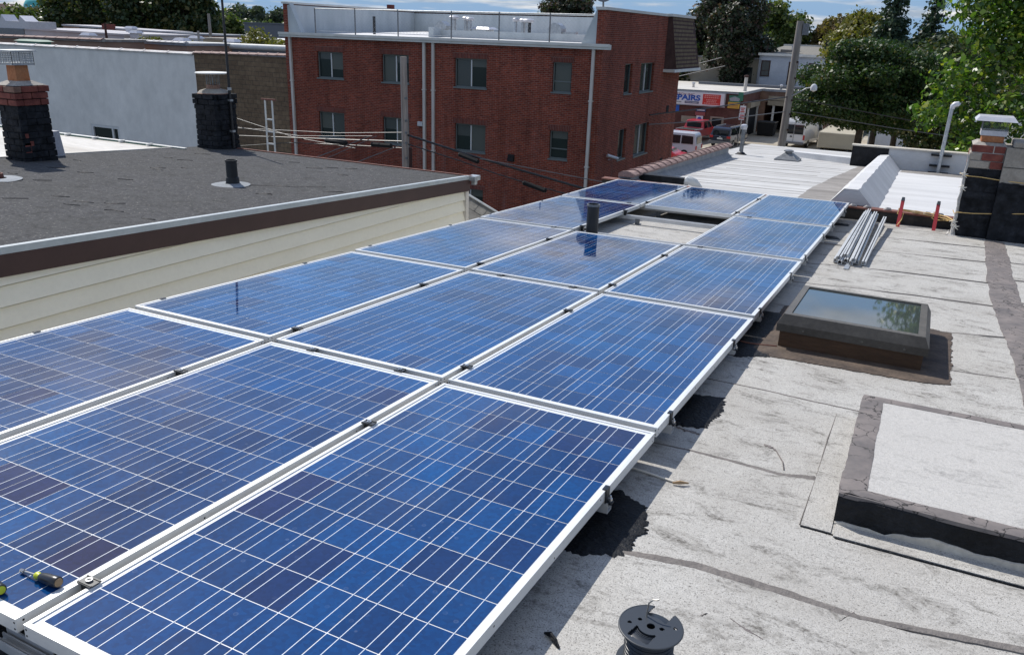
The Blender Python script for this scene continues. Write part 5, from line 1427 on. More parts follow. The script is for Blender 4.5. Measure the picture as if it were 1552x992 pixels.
def simple_block(name, label, x0, x1, y0, y1, z1, wall, roof, cat='building', z1r=None, extra=None):
    t = thing(name, label, cat, ((x0+x1)/2, (y0+y1)/2, GZ))
    zr_ = z1 if z1r is None else z1r
    b = MB()
    b.hexa([(x0, y0, GZ), (x1, y0, GZ), (x1, y1, GZ), (x0, y1, GZ)], [(x0, y0, z1), (x1, y0, zr_), (x1, y1, zr_), (x0, y1, z1)])
    b.build('wall', wall, t)
    b = MB(); b.hexa([(x0-.1, y0-.1, z1+.002), (x1+.1, y0-.1, zr_+.002), (x1+.1, y1+.1, zr_+.002), (x0-.1, y1+.1, z1+.002)], [(x0-.1, y0-.1, z1+.16), (x1+.1, y0-.1, zr_+.16), (x1+.1, y1+.1, zr_+.16), (x0-.1, y1+.1, z1+.16)])
    b.build('roof', roof, t)
    return t
t = simple_block('low_building', 'low tan brick building with tiled edge just above the long white wall', -72, -46.1, 36, 39, -.12, 'tan_brick_far', 'roof_coat_dirt_shade', z1r=.02)
coping_row(t, -66, -46.2, 36.0, .02, .13, 1.1, 'tile_clay', .12)
t = simple_block('low_building', 'low tan brick building with a paler tiled edge beside the pole', -49.2, -43.3, 40, 44, -.10, 'tan_brick_far', 'grey_membrane')
coping_row(t, -49.2, -43.3, 40.0, .05, .05, .62, 'coping_whitened', .12)
t = simple_block('low_building', 'long low grey building with rounded white roof edge left of the red brick building', -47.6, -36, 44, 50, -.32, 'grey_render', 'grey_membrane')
b = MB(); b.tube([(-47.7, 43.9, -.12), (-36, 43.9, -.08)], .20, 10); b.build('white_edge', 'trim_white', t, smooth=True)
t = simple_block('grey_wall_building', 'plain pale building wall under the rooftop unit at far left', -80, -64.2, 52, 60, .22, 'pale_render', 'pale_render', z1r=.05)
b = MB(); b.box(-68.2, -67.4, 51.9, 52.0, -1.8, -.9); b.build('window', 'window_glass', t)
t = thing('rooftop_unit', 'large white rooftop air unit on the pale building, far left', 'air unit', (-70, 46, 0))
b = MB(); b.box(-74, -68.3, 46, 48.5, .40, 1.0); b.build('casing', 'lid_metal', t)
b = MB(); b.box(-73.4, -69.0, 45.9, 46.0, -.25, .40); b.box(-74.0, -68.5, 45.8, 48, -.40, -.25); b.build('grille', 'dull_steel', t)
b = MB(); b.prism([(-72.2, 46, 1.0), (-71.4, 46, 1.0), (-71.9, 46, 1.5)], (0, 1.2, 0)); b.build('cowl', 'lid_metal', t)
b = MB(); b.prism([(-69.6, 46, 1.0), (-68.7, 46, 1.0), (-69.4, 46, 1.45)], (0, 1.2, 0)); b.build('cowl', 'lid_metal', t)
t = thing('unit_base', 'peach wall carrying the rooftop air unit at the far left edge', 'wall', (-72, 46.5, GZ)); b = MB(); b.box(-78, -68.4, 46.3, 48.4, GZ, -.41); b.build('wall', 'peach_wall', t)
t = simple_block('orange_building', 'long low orange brick building in front of the dark trees at left', -86.3, -71, 62, 66, .55, 'tan_brick_far', 'pale_render', z1r=.25)
b = MB(); b.box(-83.5, -80.6, 61.9, 62.0, -.9, .45); b.build('garage_door', 'window_glass', t)
b = MB(); b.box(-79.7, -77.8, 61.8, 62.0, -1.2, .9); b.build('pier', 'red_brick', t)
t = simple_block('low_building', 'brown low building between orange brick building and yellow bushes', -71, -63, 63, 67, .15, 'shop_brick_tan', 'grey_membrane')
t = simple_block('low_building', 'row of white low roofs behind the black mast', -75, -62, 66, 80, -.30, 'grey_render', 'roof_silver_coat')
t = simple_block('low_building', 'small beige shed roof right of the black mast', -57.5, -50, 54, 58, .0, 'house_cream', 'concrete_beige')
t = simple_block('grey_house', 'windowless grey blue building by the red brick building corner', -86.8, -79.2, 90, 96, 1.45, 'slate_roof', 'slate_roof')
t = simple_block('grey_house', 'second grey blue building at the red brick building corner', -79.0, -72, 91, 97, 1.2, 'slate_roof', 'slate_roof')
for (x, y, z0, z1_, r, lb) in ((-51.8, 40.6, -.3, 1.15, .09, 'dark slim pole standing on the low roofs at far left'), (-62.0, 60, -1, 2.2, .16, 'wooden utility pole in front of the big dark trees'), (-47.5, 45, -1, .8, .10, 'grey post with triangular top by the white roof edge')):
    t = thing('roof_pole', lb, 'pole', (x, y, z0)); b = MB(); b.tube([(x, y, z0), (x, y, z1_)], [r, r*.8], 8); b.build('pole', 'shingle_dark' if r < .095 else 'pole_grey', t)
rndw = random.Random(12)
for k, (x, y, z) in enumerate(((-58.5, 44.2, .25), (-63.2, 52.5, .4), (-49.8, 45.5, .15), (-55.3, 52, .2), (-46.2, 47, .2), (-70.5, 58, .7))):
    lbk = ['white roof cap above the long tiled coping', 'white roof cap on the pale wall building', 'white roof hood left of the black mast', 'pale roof box among low roofs left of the mast', 'white roof hood right of the grey post', 'small white box on the roof near the orange building'][k]
    t = thing('rooftop_fan', lbk, 'rooftop fan', (x, y, z)); b = MB(); b.box(x-.45, x+.45, y-.3, y+.3, z-.5, z-.1); b.hexa([(x-.6, y-.4, z-.1), (x+.6, y-.4, z-.1), (x+.6, y+.4, z-.1), (x-.6, y+.4, z-.1)], [(x-.4, y-.25, z+.1), (x+.4, y-.25, z+.1), (x+.4, y+.25, z+.1), (x-.4, y+.25, z+.1)]); b.build('cap', 'lid_metal', t)
t = thing('roof_hood', 'dark green roof hood peeking over the long tiled coping', 'exhaust hood', (-47.5, 32, 0))
b = MB(); b.box(-48.0, -45.9, 31.5, 32.2, -.4, .03); b.hexa([(-48.2, 31.4, .03), (-45.7, 31.4, .03), (-45.7, 32.3, .03), (-48.2, 32.3, .03)], [(-47.9, 31.6, .12), (-46.0, 31.6, .12), (-46.0, 32.1, .12), (-47.9, 32.1, .12)]); b.build('hood', 'green_trim', t)
t = thing('domed_building', 'distant peach building with turquoise dome at the upper left corner', 'building', (-224, 150, GZ))
b = MB(); b.box(-229, -218.5, 150, 160, GZ, 3.7); b.build('wall', 'peach_wall', t)
b = MB(); b.lathe((-223.7, 154, 3.7), [(3.9, 0), (3.85, .7), (3.3, 1.7), (2.3, 2.5), (1.1, 2.95), (.0001, 3.1)], 24); b.build('dome', 'teal_dome', t, smooth=True)
b = MB(); b.lathe((-223.7, 154, 3.45), [(4.1, 0), (4.1, .3), (3.8, .3)], 24); b.build('cornice', 'trim_white', t)
t = thing('gabled_house', 'peach gabled house with slate roof below the turquoise dome', 'house', (-225, 144, GZ))
b = MB(); b.box(-232, -220.5, 144, 150, GZ, 1.2); b.prism([(-229, 144, 1.2), (-225.4, 144, 1.2), (-227.2, 144, 4.4)], (0, 6, 0)); b.build('wall', 'peach_wall', t)
b = MB(); b.hexa([(-225.6, 143.8, 1.0), (-220.2, 143.8, 1.0), (-220.2, 150, 1.0), (-225.6, 150, 1.0)], [(-226.6, 146.5, 3.6), (-220.8, 146.5, 3.6), (-220.8, 147.5, 3.6), (-226.6, 147.5, 3.6)]); b.build('roof', 'slate_roof', t)

# ---------------------------------------------------------------- repair shop
rs = thing('repair_shop', 'single storey brick car repair shop with white roof and big sign', 'shop', (-18, 84, GZ))
b = MB()
b.hexa([(-30, 80, GZ), (-14.8, 80, GZ), (-14.8, 96, GZ), (-30, 96, GZ)], [(-30, 80, -3.45), (-14.8, 80, -3.32), (-14.8, 96, -3.32), (-30, 96, -3.45)])
b.build('wall', 'shop_brick', rs)
b = MB(); b.box(-14.8, -8.0, 88, 96, GZ+3.0, -3.35); b.box(-14.79, -14.2, 88, 88.4, GZ, GZ+3.0); b.box(-8.6, -8.0, 88, 96, GZ, GZ+3.0); b.box(-14.8, -8, 95.6, 96, GZ, GZ+3); b.build('wing_wall', 'shop_brick_tan', rs)
b = MB(); b.poly([(-30.1, 79.9, -3.3), (-14.7, 79.9, -3.2), (-14.7, 96, -3.2), (-30.1, 96, -3.3)]); b.poly([(-14.7, 87.9, -3.22), (-7.9, 87.9, -3.22), (-7.9, 96, -3.22), (-14.7, 96, -3.22)]); b.build('roof', 'cream_coat', rs)
b = MB(); b.box(-30.1, -14.68, 79.86, 79.99, -3.42, -3.25); b.box(-14.79, -14.68, 79.99, 87.9, -3.42, -3.18); b.box(-14.68, -7.9, 87.86, 87.99, -3.42, -3.18); b.build('roof_edge', 'grey_membrane', rs)
b = MB(); b.box(-22, -8, 90.5, 91, -3.2, -2.95); b.build('roof_kerb', 'slate_roof', rs)
b = MB(); b.box(-17.75, -16.45, 79.94, 79.999, GZ, -5.60); dr = b.build('door_surround', 'shutter', rs)
b = MB(); b.box(-17.55, -16.65, 79.90, 79.939, GZ, -5.75); b.build('door', 'hole_black', rs)
b = MB(); b.box(-20.6, -18.8, 79.93, 79.999, -6.3, -5.72); b.build('window', 'shutter', rs)
b = MB(); b.box(-14.799, -14.74, 82.0, 86.6, GZ, -4.75); b.build('garage_opening', 'hole_black', rs)
b = MB(); b.box(-14.798, -14.45, 82.0, 86.6, -4.75, -4.25); b.build('shutter_box', 'shutter', rs)
b = MB(); b.box(-14.76, -14.60, 82.0, 82.25, GZ, -4.75); b.box(-14.76, -14.6, 86.5, 86.7, GZ, -4.75); b.build('door_post', 'trim_white', rs)
b = MB(); b.box(-13.9, -10.0, 87.7, 87.99, -4.25, -3.85); b.box(-13.9, -10, 87.6, 88, -4.75, -4.3); b.build('awning', 'shutter', rs)
b = MB(); b.box(-13.4, -13.2, 87.8, 88.0, GZ, -4.75); b.box(-10.2, -10.0, 87.8, 88.0, GZ, -4.75); b.build('door_post', 'trim_white', rs)
b = MB(); b.poly([(-14.2, 94, GZ+.06), (-8.6, 94, GZ+.06), (-8.6, 94, -4.5), (-14.2, 94, -4.5)]); b.build('inner_wall', 'hole_black', rs)
sg = thing('shop_sign', 'long white repair shop sign with blue letters and a red block', 'sign', (-20, 79.8, -4))
b = MB(); b.box(-25.6, -16.55, 79.72, 79.85, -4.62, -3.44); b.build('board', 'sign_white', sg)
b = MB(); b.box(-25.7, -16.45, 79.76, 79.84, -4.70, -3.36); b.build('board_frame', 'galvanised', sg)
b = MB(); b.box(-18.62, -16.90, 79.70, 79.719, -4.52, -3.56); b.build('red_block', 'sign_red', sg)
def text(body, x, z, size, mat, parent, y, bold=0.0, sx=1.0, axis='y'):
    cu = bpy.data.curves.new('lettering', 'FONT')
    cu.body = body; cu.size = size; cu.extrude = .004; cu.offset = bold; cu.align_x = 'RIGHT'
    o = bpy.data.objects.new('lettering', cu)
    me = bpy.data.meshes.new_from_object(o)
    bpy.data.objects.remove(o)
    me.materials.clear(); me.materials.append(M[mat])
    o = place('lettering', me, parent)
    o.location = Vector((x, y, z))-parent.location
    o.rotation_euler = (pi/2, 0, 0); o.scale = (sx, 1, 1)
    return o
text('REPAIRS', -18.86, -4.20, .68, 'sign_blue', sg, 79.705, .03, 1.34)
text('TECH INC.', -19.35, -3.78, .30, 'sign_maroon', sg, 79.705, .0, 1.35)
b = MB(); b.box(-20.35, -18.98, 79.70, 79.719, -4.50, -4.30); b.build('blue_bar', 'sign_navy', sg)
for k, (z, w) in enumerate(((-3.68, .7), (-3.86, .72), (-4.08, .5), (-4.24, .45), (-4.40, .7))):
    cx = -17.76; 
    xs = cx-w
    kk = 0
    while xs < cx+w:
        l = rndw.uniform(.10, .2); b = MB(); b.box(xs, min(xs+l, cx+w), 79.68, 79.699, z-.05, z+.05); b.build('red_block_print', 'sign_pink', sg); xs += l+.05
xs = -20.25
while xs < -19.1:
    b = MB(); b.box(xs, xs+.07, 79.68, 79.699, -4.44, -4.36); b.build('bar_print', 'sign_white', sg); xs += .12
xs = -22.3
while xs < -20.7:
    b = MB(); b.box(xs, xs+.10, 79.70, 79.719, -4.46, -4.36); b.build('small_print', 'window_frame', sg); xs += .15
def board(name, lab, x0, x1, z0, z1_, mats, y=79.9):
    t = thing(name, lab, 'sign', ((x0+x1)/2, y, z0)); b = MB(); b.box(x0, x1, y-.03, y+.03, z0, z1_); b.build('board', mats[0], t)
    return t
t = board('wall_sign', 'green topped inspection sign at the corner of the repair shop', -16.15, -15.05, -4.14, -3.55, ['sign_green'])
b = MB(); b.prism([(-16.0, 79.86, -4.05), (-15.2, 79.86, -4.05), (-15.1, 79.86, -3.80), (-15.6, 79.86, -3.62), (-16.1, 79.86, -3.80)], (0, -.02, 0)); b.build('emblem', 'galvanised', t)
b = MB(); b.box(-15.3, -14.85, 79.85, 79.95, -4.0, -3.2); b.build('back_plate', 'sign_green', t)
t = board('wall_sign', 'yellow sign right under the green one on the shop corner', -16.2, -15.1, -4.72, -4.16, ['sign_yellow'])
for z in (-4.30, -4.45, -4.60):
    b = MB(); b.box(-16.1, -15.2, 79.86, 79.869, z-.02, z+.02); b.build('print_line', 'sign_maroon', t)
t = board('wall_sign', 'blue sign beside the brick building corner on the shop front', -22.6, -20.9, -5.35, -4.72, ['sign_blue'])
t = board('wall_sign', 'small navy name board above the white notice', -19.2, -18.25, -5.22, -4.95, ['sign_navy'])
b = MB(); b.box(-19.1, -18.35, 79.86, 79.869, -5.13, -5.04); b.build('print_line', 'sign_white', t)
t = board('wall_sign', 'faded maroon board between the navy board and white notice', -19.25, -18.3, -5.60, -5.26, ['sign_maroon'])
t = board('wall_sign', 'white notice with blue round emblem on the shop front', -19.10, -18.45, -6.30, -5.62, ['sign_white'])
b = MB(); b.lathe((-18.78, 79.86, -5.92), [(.0001, 0), (.2, 0), (.2, .01)], 16, 0, 'Y'); b.build('emblem', 'sign_blue', t)
t = thing('street_sign', 'red and white parking sign on a thin post by the shop corner', 'street sign', (-13.6, 74, GZ))
b = MB(); b.tube([(-13.62, 74.05, GZ), (-13.5, 74.05, -3.9)], .04, 6); b.build('post', 'spout_white', t)
b = MB(); b.box(-13.78, -13.28, 73.98, 74.02, -4.62, -4.0); b.build('upper_plate', 'sign_white', t); b = MB(); b.box(-13.80, -13.34, 73.98, 74.02, -5.20, -4.66); b.build('lower_plate', 'sign_white', t)
for z, w in ((-4.2, .2), (-4.35, .13), (-4.5, .18), (-4.8, .18), (-4.92, .15), (-5.06, .19)):
    b = MB(); b.box(-13.54-w, -13.54+w, 73.95, 73.979, z-.035, z+.035); b.build('print', 'sign_red', t)
for (x, y, z1_, r, lb) in ((-15.2, 82, -1.75, .16, 'tall dirty white stack with dark cap on the shop roof'), (-20.8, 84, -2.75, .12, 'small white roof fan at the left of the shop roof'), (-13.0, 89, -2.75, .10, 'short grey pipe on the shop roof near the white house')):
    t = thing('shop_stack', lb, 'vent stack', (x, y, -3.2)); b = MB(); b.lathe((x, y, 0), [(r*1.3, -3.25), (r, -3.1), (r, z1_-.15)], 12); b.build('pipe', 'spout_white' if r > .11 else 'dull_steel', t, smooth=True)
    b = MB(); b.lathe((x, y, 0), [(r*.8, z1_-.2), (r*1.5, z1_-.12), (r*1.4, z1_), (.001, z1_+.04)], 12); b.build('cap', 'shingle_dark' if r > .15 else 'lid_metal', t, smooth=True)

# ---------------------------------------------------------------- houses behind the shop
hw = thing('white_house', 'pale two storey house with dark windows behind the repair shop', 'house', (-12, 100, GZ))
HWX0, HWX1 = -17.3, -3.5
b = MB(); b.hexa([(HWX0, 98, GZ), (HWX1, 98, GZ), (HWX1, 112, GZ), (HWX0, 112, GZ)], [(HWX0, 98, -.10), (HWX1, 98, -.02), (HWX1, 112, -.02), (HWX0, 112, -.10)]); b.build('wall', 'house_paint_white', hw)
b = MB(); b.hexa([(HWX0-.1, 97.8, -.09), (HWX1, 97.8, 0), (HWX1, 114, .86), (HWX0-.1, 114, .80)], [(HWX0-.1, 97.8, .02), (HWX1, 97.8, .12), (HWX1, 114, .98), (HWX0-.1, 114, .92)]); b.build('roof', 'shingle_grey', hw)
b = MB(); b.hexa([(-10.6, 97.9, .125), (HWX1, 97.9, .125), (HWX1, 113.9, .99), (-10.6, 113.9, .95)], [(-10.6, 97.9, .135), (HWX1, 97.9, .135), (HWX1, 113.9, 1.0), (-10.6, 113.9, .96)]); b.build('white_roof_part', 'roof_silver_coat', hw)
b = MB(); b.box(HWX0-.1, HWX1, 97.66, 97.79, -.12, .14); b.build('gutter', 'trim_white', hw)
b = MB(); b.box(HWX0-.2, -8, 113.8, 114.2, .9, 1.1); b.build('rear_edge', 'trim_white', hw)
for (x0, x1, z0, z1_) in ((-17.0, -16.0, -2.35, -.65), (-14.0, -13.0, -3.1, -.70), (-11.9, -11.2, -3.2, -.75)):
    window(hw, 'y', 98, (x0, z0, x1, z1_), -1, 1, ('window_blind',), depth=-.04, fm='shingle_dark', sash=True, fw=.10, sill=True)
b = MB(); b.tube([(-17.15, 97.8, -.1), (-17.15, 97.8, -5)], .07, 6); b.build('downspout', 'grey_membrane', hw)
t = thing('house_chimney', 'black square chimney on the pale house right of the utility pole', 'chimney', (-9.9, 99, 0)); b = MB(); b.box(-10.6, -9.9, 98.6, 99.3, .1, 1.75); b.build('stack', 'black_tar', t)
t = thing('hatch_box', 'white roof hatch on the pale house beside its black chimney', 'roof hatch', (-8.6, 101, .3)); b = MB(); b.box(-9.4, -7.9, 100.5, 102, .2, .62); b.build('box', 'trim_white', t); b = MB(); b.hexa([(-9.5, 100.4, .62), (-7.8, 100.4, .62), (-7.8, 102.1, .62), (-9.5, 102.1, .62)], [(-9.1, 100.8, .85), (-8.2, 100.8, .85), (-8.2, 101.7, .85), (-9.1, 101.7, .85)]); b.build('dome', 'lid_metal', t)
t = thing('hatch_box', 'flat pale roof light on the dark part of the pale house roof', 'roof hatch', (-14.8, 103, .4)); b = MB(); b.box(-15.8, -14.2, 102, 104, .28, .55); b.build('box', 'roof_coat_dirt_shade', t); b = MB(); b.box(-14.9, -14.4, 104, 104.6, .4, 1.15); b.build('fan', 'lid_metal', t)
t = simple_block('cream_house', 'cream two storey house mostly hidden by the copper tree', -26, -17.5, 99, 110, -.6, 'house_cream', 'grey_membrane', 'house')
b = MB(); b.box(-19.1, -18.1, 98.9, 99.0, -3.2, -1.5); b.build('window', 'window_glass', t)
t = simple_block('slate_house', 'grey slate roofed house beyond the pale house', -20, -9.0, 135, 150, .6, 'slate_roof', 'slate_roof', 'house')
b = MB(); b.hexa([(-20, 135, .8), (-9, 135, .8), (-9, 150, .8), (-20, 150, .8)], [(-17.5, 142, 3.4), (-11, 142, 3.4), (-11, 143, 3.4), (-17.5, 143, 3.4)]); b.build('hipped_roof', 'slate_roof', t)
t = thing('trailer', 'plain white box trailer parked behind the dark maple', 'trailer', (-5.4, 75, GZ)); b = MB(); b.box(-7.0, -4.0, 74.5, 82, GZ+.45, -5.75); bevel(b.build('box', 'house_cream', t), .05)
for x in (-6.7, -4.4):
    b = MB(); b.lathe((x, 76, GZ+.4), [(.0001, -.12), (.4, -.12), (.4, .12), (.0001, .12)], 14, 0, 'X'); b.build('wheel', 'tyre', t)
t = simple_block('white_garage', 'white garage wall half hidden behind the dark maple trunk', -3.4, 9, 80, 88, -4.9, 'white_stucco', 'grey_membrane', 'garage')

# ---------------------------------------------------------------- vehicles
def vehicle(name, lab, cat, loc, rz, w, prof, paint, win, wheels, wr=.33, taper=.82, belt=.95, roof_rack=False, lights=None, back=None, group=None):
    """prof: side outline (y, z) from rear bottom over the roof to the front bottom; win: side panes; wheels: y positions"""
    t = thing(name, lab, cat, loc, group, rot=(0, 0, rz))
    def half(z): return w/2*(1 if z <= belt else lerp(1, taper, (z-belt)/(max(p[1] for p in prof)-belt)))
    n = len(prof)
    vs = [(-half(z), y, z) for y, z in prof]+[(half(z), y, z) for y, z in prof]
    b = MB(); b.add(vs, [tuple(range(n)), tuple(range(2*n-1, n-1, -1))]+[(i, n+i, n+(i+1) % n, (i+1) % n) for i in range(n)])
    o = b.build('body', paint, None, fix=True); o.parent = t; bevel(o, .05, 2)
    def child(b, nm, mt, par=None, **k):
        o = b.build(nm, mt, None, **k); o.parent = par or t; return o
    for s in (-1, 1):
        for q in win:
            b = MB(); b.poly([(s*(half(z)+.012), y, z) for y, z in q]); child(b, 'side_window', 'car_glass')
        for wy in wheels:
            b = MB(); b.lathe((s*(w/2-.10), wy, wr), [(wr*.55, -.11), (wr, -.10), (wr, .10), (wr*.55, .115)], 18, 0, 'X'); ty = child(b, 'wheel', 'tyre', smooth=True)
            b = MB(); b.lathe((s*(w/2-.10), wy, wr), [(.0001, s*.09), (wr*.25, s*.10), (wr*.58, s*.112)], 10, 0, 'X'); child(b, 'rim', 'rim', ty)
    for (nm, mt, x0, x1, y0, y1, z0, z1_) in (back or []):
        b = MB(); b.box(x0, x1, y0, y1, z0, z1_); child(b, nm, mt)
    return t
# white minivan, side on, its tail to the right
vehicle('parked_van', 'silver white passenger van parked side on behind the tiled parapet', 'van', (-17.0, 64.0, GZ+.03), radians(90), 1.85,
        [(-2.45, .35), (-2.45, 1.0), (-2.35, 1.75), (-2.2, 1.93), (1.1, 1.93), (1.9, 1.25), (2.45, 1.02), (2.5, .35)], 'paint_silver',
        [[(-2.2, 1.12), (-2.15, 1.70), (-1.25, 1.74), (-1.25, 1.12)], [(-1.15, 1.12), (-1.15, 1.74), (.05, 1.74), (.05, 1.12)], [(.15, 1.12), (.15, 1.74), (1.0, 1.74), (1.6, 1.2)]], (-1.55, 1.55), .33, .86, 1.05,
        back=[('rear_window', 'car_glass', -.70, .70, -2.44, -2.40, 1.12, 1.65), ('tail_light', 'lamp_red', -.92, -.72, -2.50, -2.42, .70, 1.0), ('tail_light', 'lamp_red', .72, .92, -2.50, -2.42, .70, 1.0), ('bumper', 'paint_white', -.90, .90, -2.56, -2.42, .32, .55), ('plate', 'plate', -.25, .25, -2.49, -2.455, .7, .85)])
# red pickup seen from behind
vehicle('pickup_truck', 'red pickup truck seen from behind next to the shop front', 'pickup', (-17.85, 75.9, GZ), radians(-8), 1.95,
        [(-2.8, .55), (-2.8, 1.15), (-.95, 1.17), (-.70, 1.86), (.65, 1.88), (1.35, 1.2), (2.7, 1.08), (2.75, .50)], 'paint_red',
        [[(-.75, 1.22), (-.58, 1.75), (.0, 1.78), (.0, 1.22)], [(.08, 1.22), (.08, 1.78), (.6, 1.76), (1.1, 1.24)]], (-1.8, 1.75), .40, .82, 1.16,
        back=[('bed_liner', 'hole_black', -.80, .80, -2.70, -1.0, 1.155, 1.185), ('bed_rail', 'rim', -.98, -.86, -2.8, -1.0, 1.17, 1.21), ('bed_rail', 'rim', .86, .98, -2.8, -1.0, 1.17, 1.21), ('tailgate', 'paint_red', -.90, .90, -2.84, -2.78, .60, 1.17),
              ('tail_light', 'lamp_red', -.97, -.86, -2.85, -2.79, .75, 1.10), ('tail_light', 'lamp_red', .86, .97, -2.85, -2.79, .75, 1.10), ('rear_window', 'car_glass', -.68, .68, -.93, -.86, 1.28, 1.72), ('bumper', 'bumper_grey', -.95, .95, -2.98, -2.83, .42, .60), ('plate', 'plate', -.16, .16, -2.995, -2.98, .46, .57)])
vehicle('parked_minivan', 'dark blue minivan seen from behind by the shop door', 'minivan', (-14.55, 74.4, GZ), radians(-6), 1.90,
        [(-2.35, .35), (-2.38, .95), (-2.10, 1.62), (-1.9, 1.72), (.9, 1.72), (1.55, 1.12), (2.35, .92), (2.4, .35)], 'paint_navy',
        [[(-1.95, 1.05), (-1.8, 1.58), (-.8, 1.60), (-.8, 1.05)], [(-.7, 1.05), (-.7, 1.60), (.3, 1.60), (.3, 1.05)], [(.4, 1.05), (.4, 1.60), (.8, 1.58), (1.3, 1.08)]], (-1.5, 1.5), .32, .80, 1.0,
        back=[('rear_window', 'car_glass', -.70, .70, -2.36, -2.22, 1.02, 1.50), ('tail_light', 'lamp_red', -.93, -.62, -2.44, -2.34, .82, 1.0), ('tail_light', 'lamp_red', .62, .93, -2.44, -2.34, .82, 1.0), ('bumper', 'bumper_grey', -.95, .95, -2.55, -2.36, .32, .58), ('plate', 'plate', -.24, .24, -2.43, -2.385, .70, .84),
              ('roof_rail', 'rim', -.68, -.63, -1.8, .7, 1.73, 1.78), ('roof_rail', 'rim', .63, .68, -1.8, .7, 1.73, 1.78), ('emblem', 'rim', -.08, .08, -2.42, -2.38, .88, .96)])
vehicle('parked_car', 'red car whose bonnet shows below the silver van', 'car', (-15.5, 58.8, GZ+.03), radians(-90), 1.75,
        [(-2.1, .3), (-2.1, .85), (-1.6, 1.3), (0, 1.35), (.8, .95), (2.1, .78), (2.15, .3)], 'paint_red',
        [[(-1.5, .95), (-1.4, 1.22), (-.2, 1.26), (.4, .98)]], (-1.35, 1.35), .30, .8, .92,
        back=[('headlight', 'lamp_glass', -.8, -.5, 2.08, 2.17, .55, .72), ('headlight', 'lamp_glass', .5, .8, 2.08, 2.17, .55, .72), ('windscreen', 'car_glass', -.6, .6, .3, .5, 1.05, 1.2)])
vehicle('delivery_van', 'tall white delivery van parked beyond the utility pole', 'van', (-8.85, 79.3, GZ), radians(-7), 2.0,
        [(-3.3, .45), (-3.3, 2.25), (-3.15, 2.50), (1.6, 2.5), (2.3, 1.9), (2.75, 1.2), (3.4, 1.0), (3.45, .45)], 'paint_white',
        [[(1.2, 1.3), (1.2, 1.9), (1.9, 1.9), (2.4, 1.3)]], (-2.0, 2.1), .36, .88, 1.5,
        back=[('rear_window', 'car_glass', -.80, -.04, -3.34, -3.30, 1.25, 2.05), ('rear_window', 'car_glass', .04, .80, -3.34, -3.30, 1.25, 2.05), ('tail_light', 'lamp_red', -.98, -.84, -3.36, -3.28, .8, 1.2), ('tail_light', 'lamp_red', .84, .98, -3.36, -3.28, .8, 1.2),
              ('bumper', 'bumper_grey', -.95, .95, -3.46, -3.31, .40, .58), ('door_seam', 'bumper_grey', -.012, .012, -3.335, -3.305, .6, 2.3), ('door_handle', 'hole_black', -.30, -.12, -3.36, -3.31, .98, 1.08)])
t = thing('waste_container', 'black waste container by the open garage', 'container', (-13.0, 82, GZ)); b = MB(); b.hexa([(-13.9, 84, GZ+.1), (-12.4, 84, GZ+.1), (-12.4, 85.5, GZ+.1), (-13.9, 85.5, GZ+.1)], [(-14.0, 83.9, -6.2), (-12.3, 83.9, -6.2), (-12.3, 85.6, -6.2), (-14.0, 85.6, -6.2)]); b.build('bin', 'hole_black', t)
b = MB(); b.box(-14.05, -12.25, 83.85, 85.65, -6.19, -6.12); b.build('lid', 'curb_dark', t)

# ---------------------------------------------------------------- poles and wires
t = thing('utility_pole', 'tall grey wooden utility pole with street lamp in front of the dark maple', 'utility pole', (-5.4, 45, GZ))
b = MB(); b.tube([(-5.42, 45, GZ), (-5.34, 45, -3.2), (-5.27, 45, 2.42)], [.25, .20, .175], 12); b.build('pole', 'pole_grey', t, smooth=True)
b = MB(); b.box(-5.10, -4.82, 44.85, 45.1, 1.75, 2.30); b.build('transformer_box', 'dull_steel', t)
for z in (.4, -.4, -1.5, -2.2, -3.0):
    b = MB(); b.box(-5.16, -5.08, 44.85, 45.0, z, z+.08); b.build('bolt', 'shingle_dark', t)
b = MB(); b.tube([(-5.2, 44.9, -1.26), (-4.8, 44.9, -1.02), (-4.5, 44.9, -.82), (-4.25, 44.9, -.77)], .035, 6); b.build('lamp_arm', 'galvanised', t)
b = MB(); b.lathe((-4.14, 44.9, -.78), [(.0001, .20), (.10, .17), (.18, .03), (.16, -.13), (.0001, -.20)], 14); b.build('lamp_head', 'lamp_glass', t, smooth=True)
t = thing('utility_pole', 'slim weathered timber pole in front of the brick building windows', 'utility pole', (-12.45, 20, GZ))
b = MB(); b.tube([(-12.42, 20, GZ), (-12.44, 20, -2.5), (-12.48, 20, .64)], [.13, .115, .10], 8); b.build('pole', 'pole_wood', t)
for z in (-.55, -1.2, -1.55, -1.85, -2.3):
    b = MB(); b.box(-12.36, -12.30, 19.86, 19.9, z, z+.06); b.build('bolt', 'dull_steel', t)
b = MB(); b.tube([(-12.2, 19.9, GZ), (-12.2, 19.9, -1.95)], .05, 8); b.build('riser', 'shingle_dark', t)
def wire(name, lab, pts, r, mat='wire_black', sag=0.0, n=10, group='overhead wires'):
    P = []
    for i in range(len(pts)-1):
        a, c = Vector(pts[i]), Vector(pts[i+1])
        for k in range(n):
            q = k/n; p = a.lerp(c, q); p.z -= sag*4*q*(1-q); P.append(p)
    P.append(Vector(pts[-1]))
    b = MB(); b.tube(P, r, 5, 0); o = b.build(name, mat, None); tag(o, lab, 'wire', group); return o
wire('overhead_wire', 'bright overhead wire running left from the timber pole, topmost of the bundle', [(-12.45, 20, -1.53), (-15, 20, -1.75), (-20.5, 20.2, -2.0)], .011, 'wire_pale')
wire('overhead_wire', 'black overhead cable just below the bright wire left of the timber pole', [(-12.45, 20, -1.80), (-15, 20, -1.95), (-20.5, 20.2, -2.27)], .022)
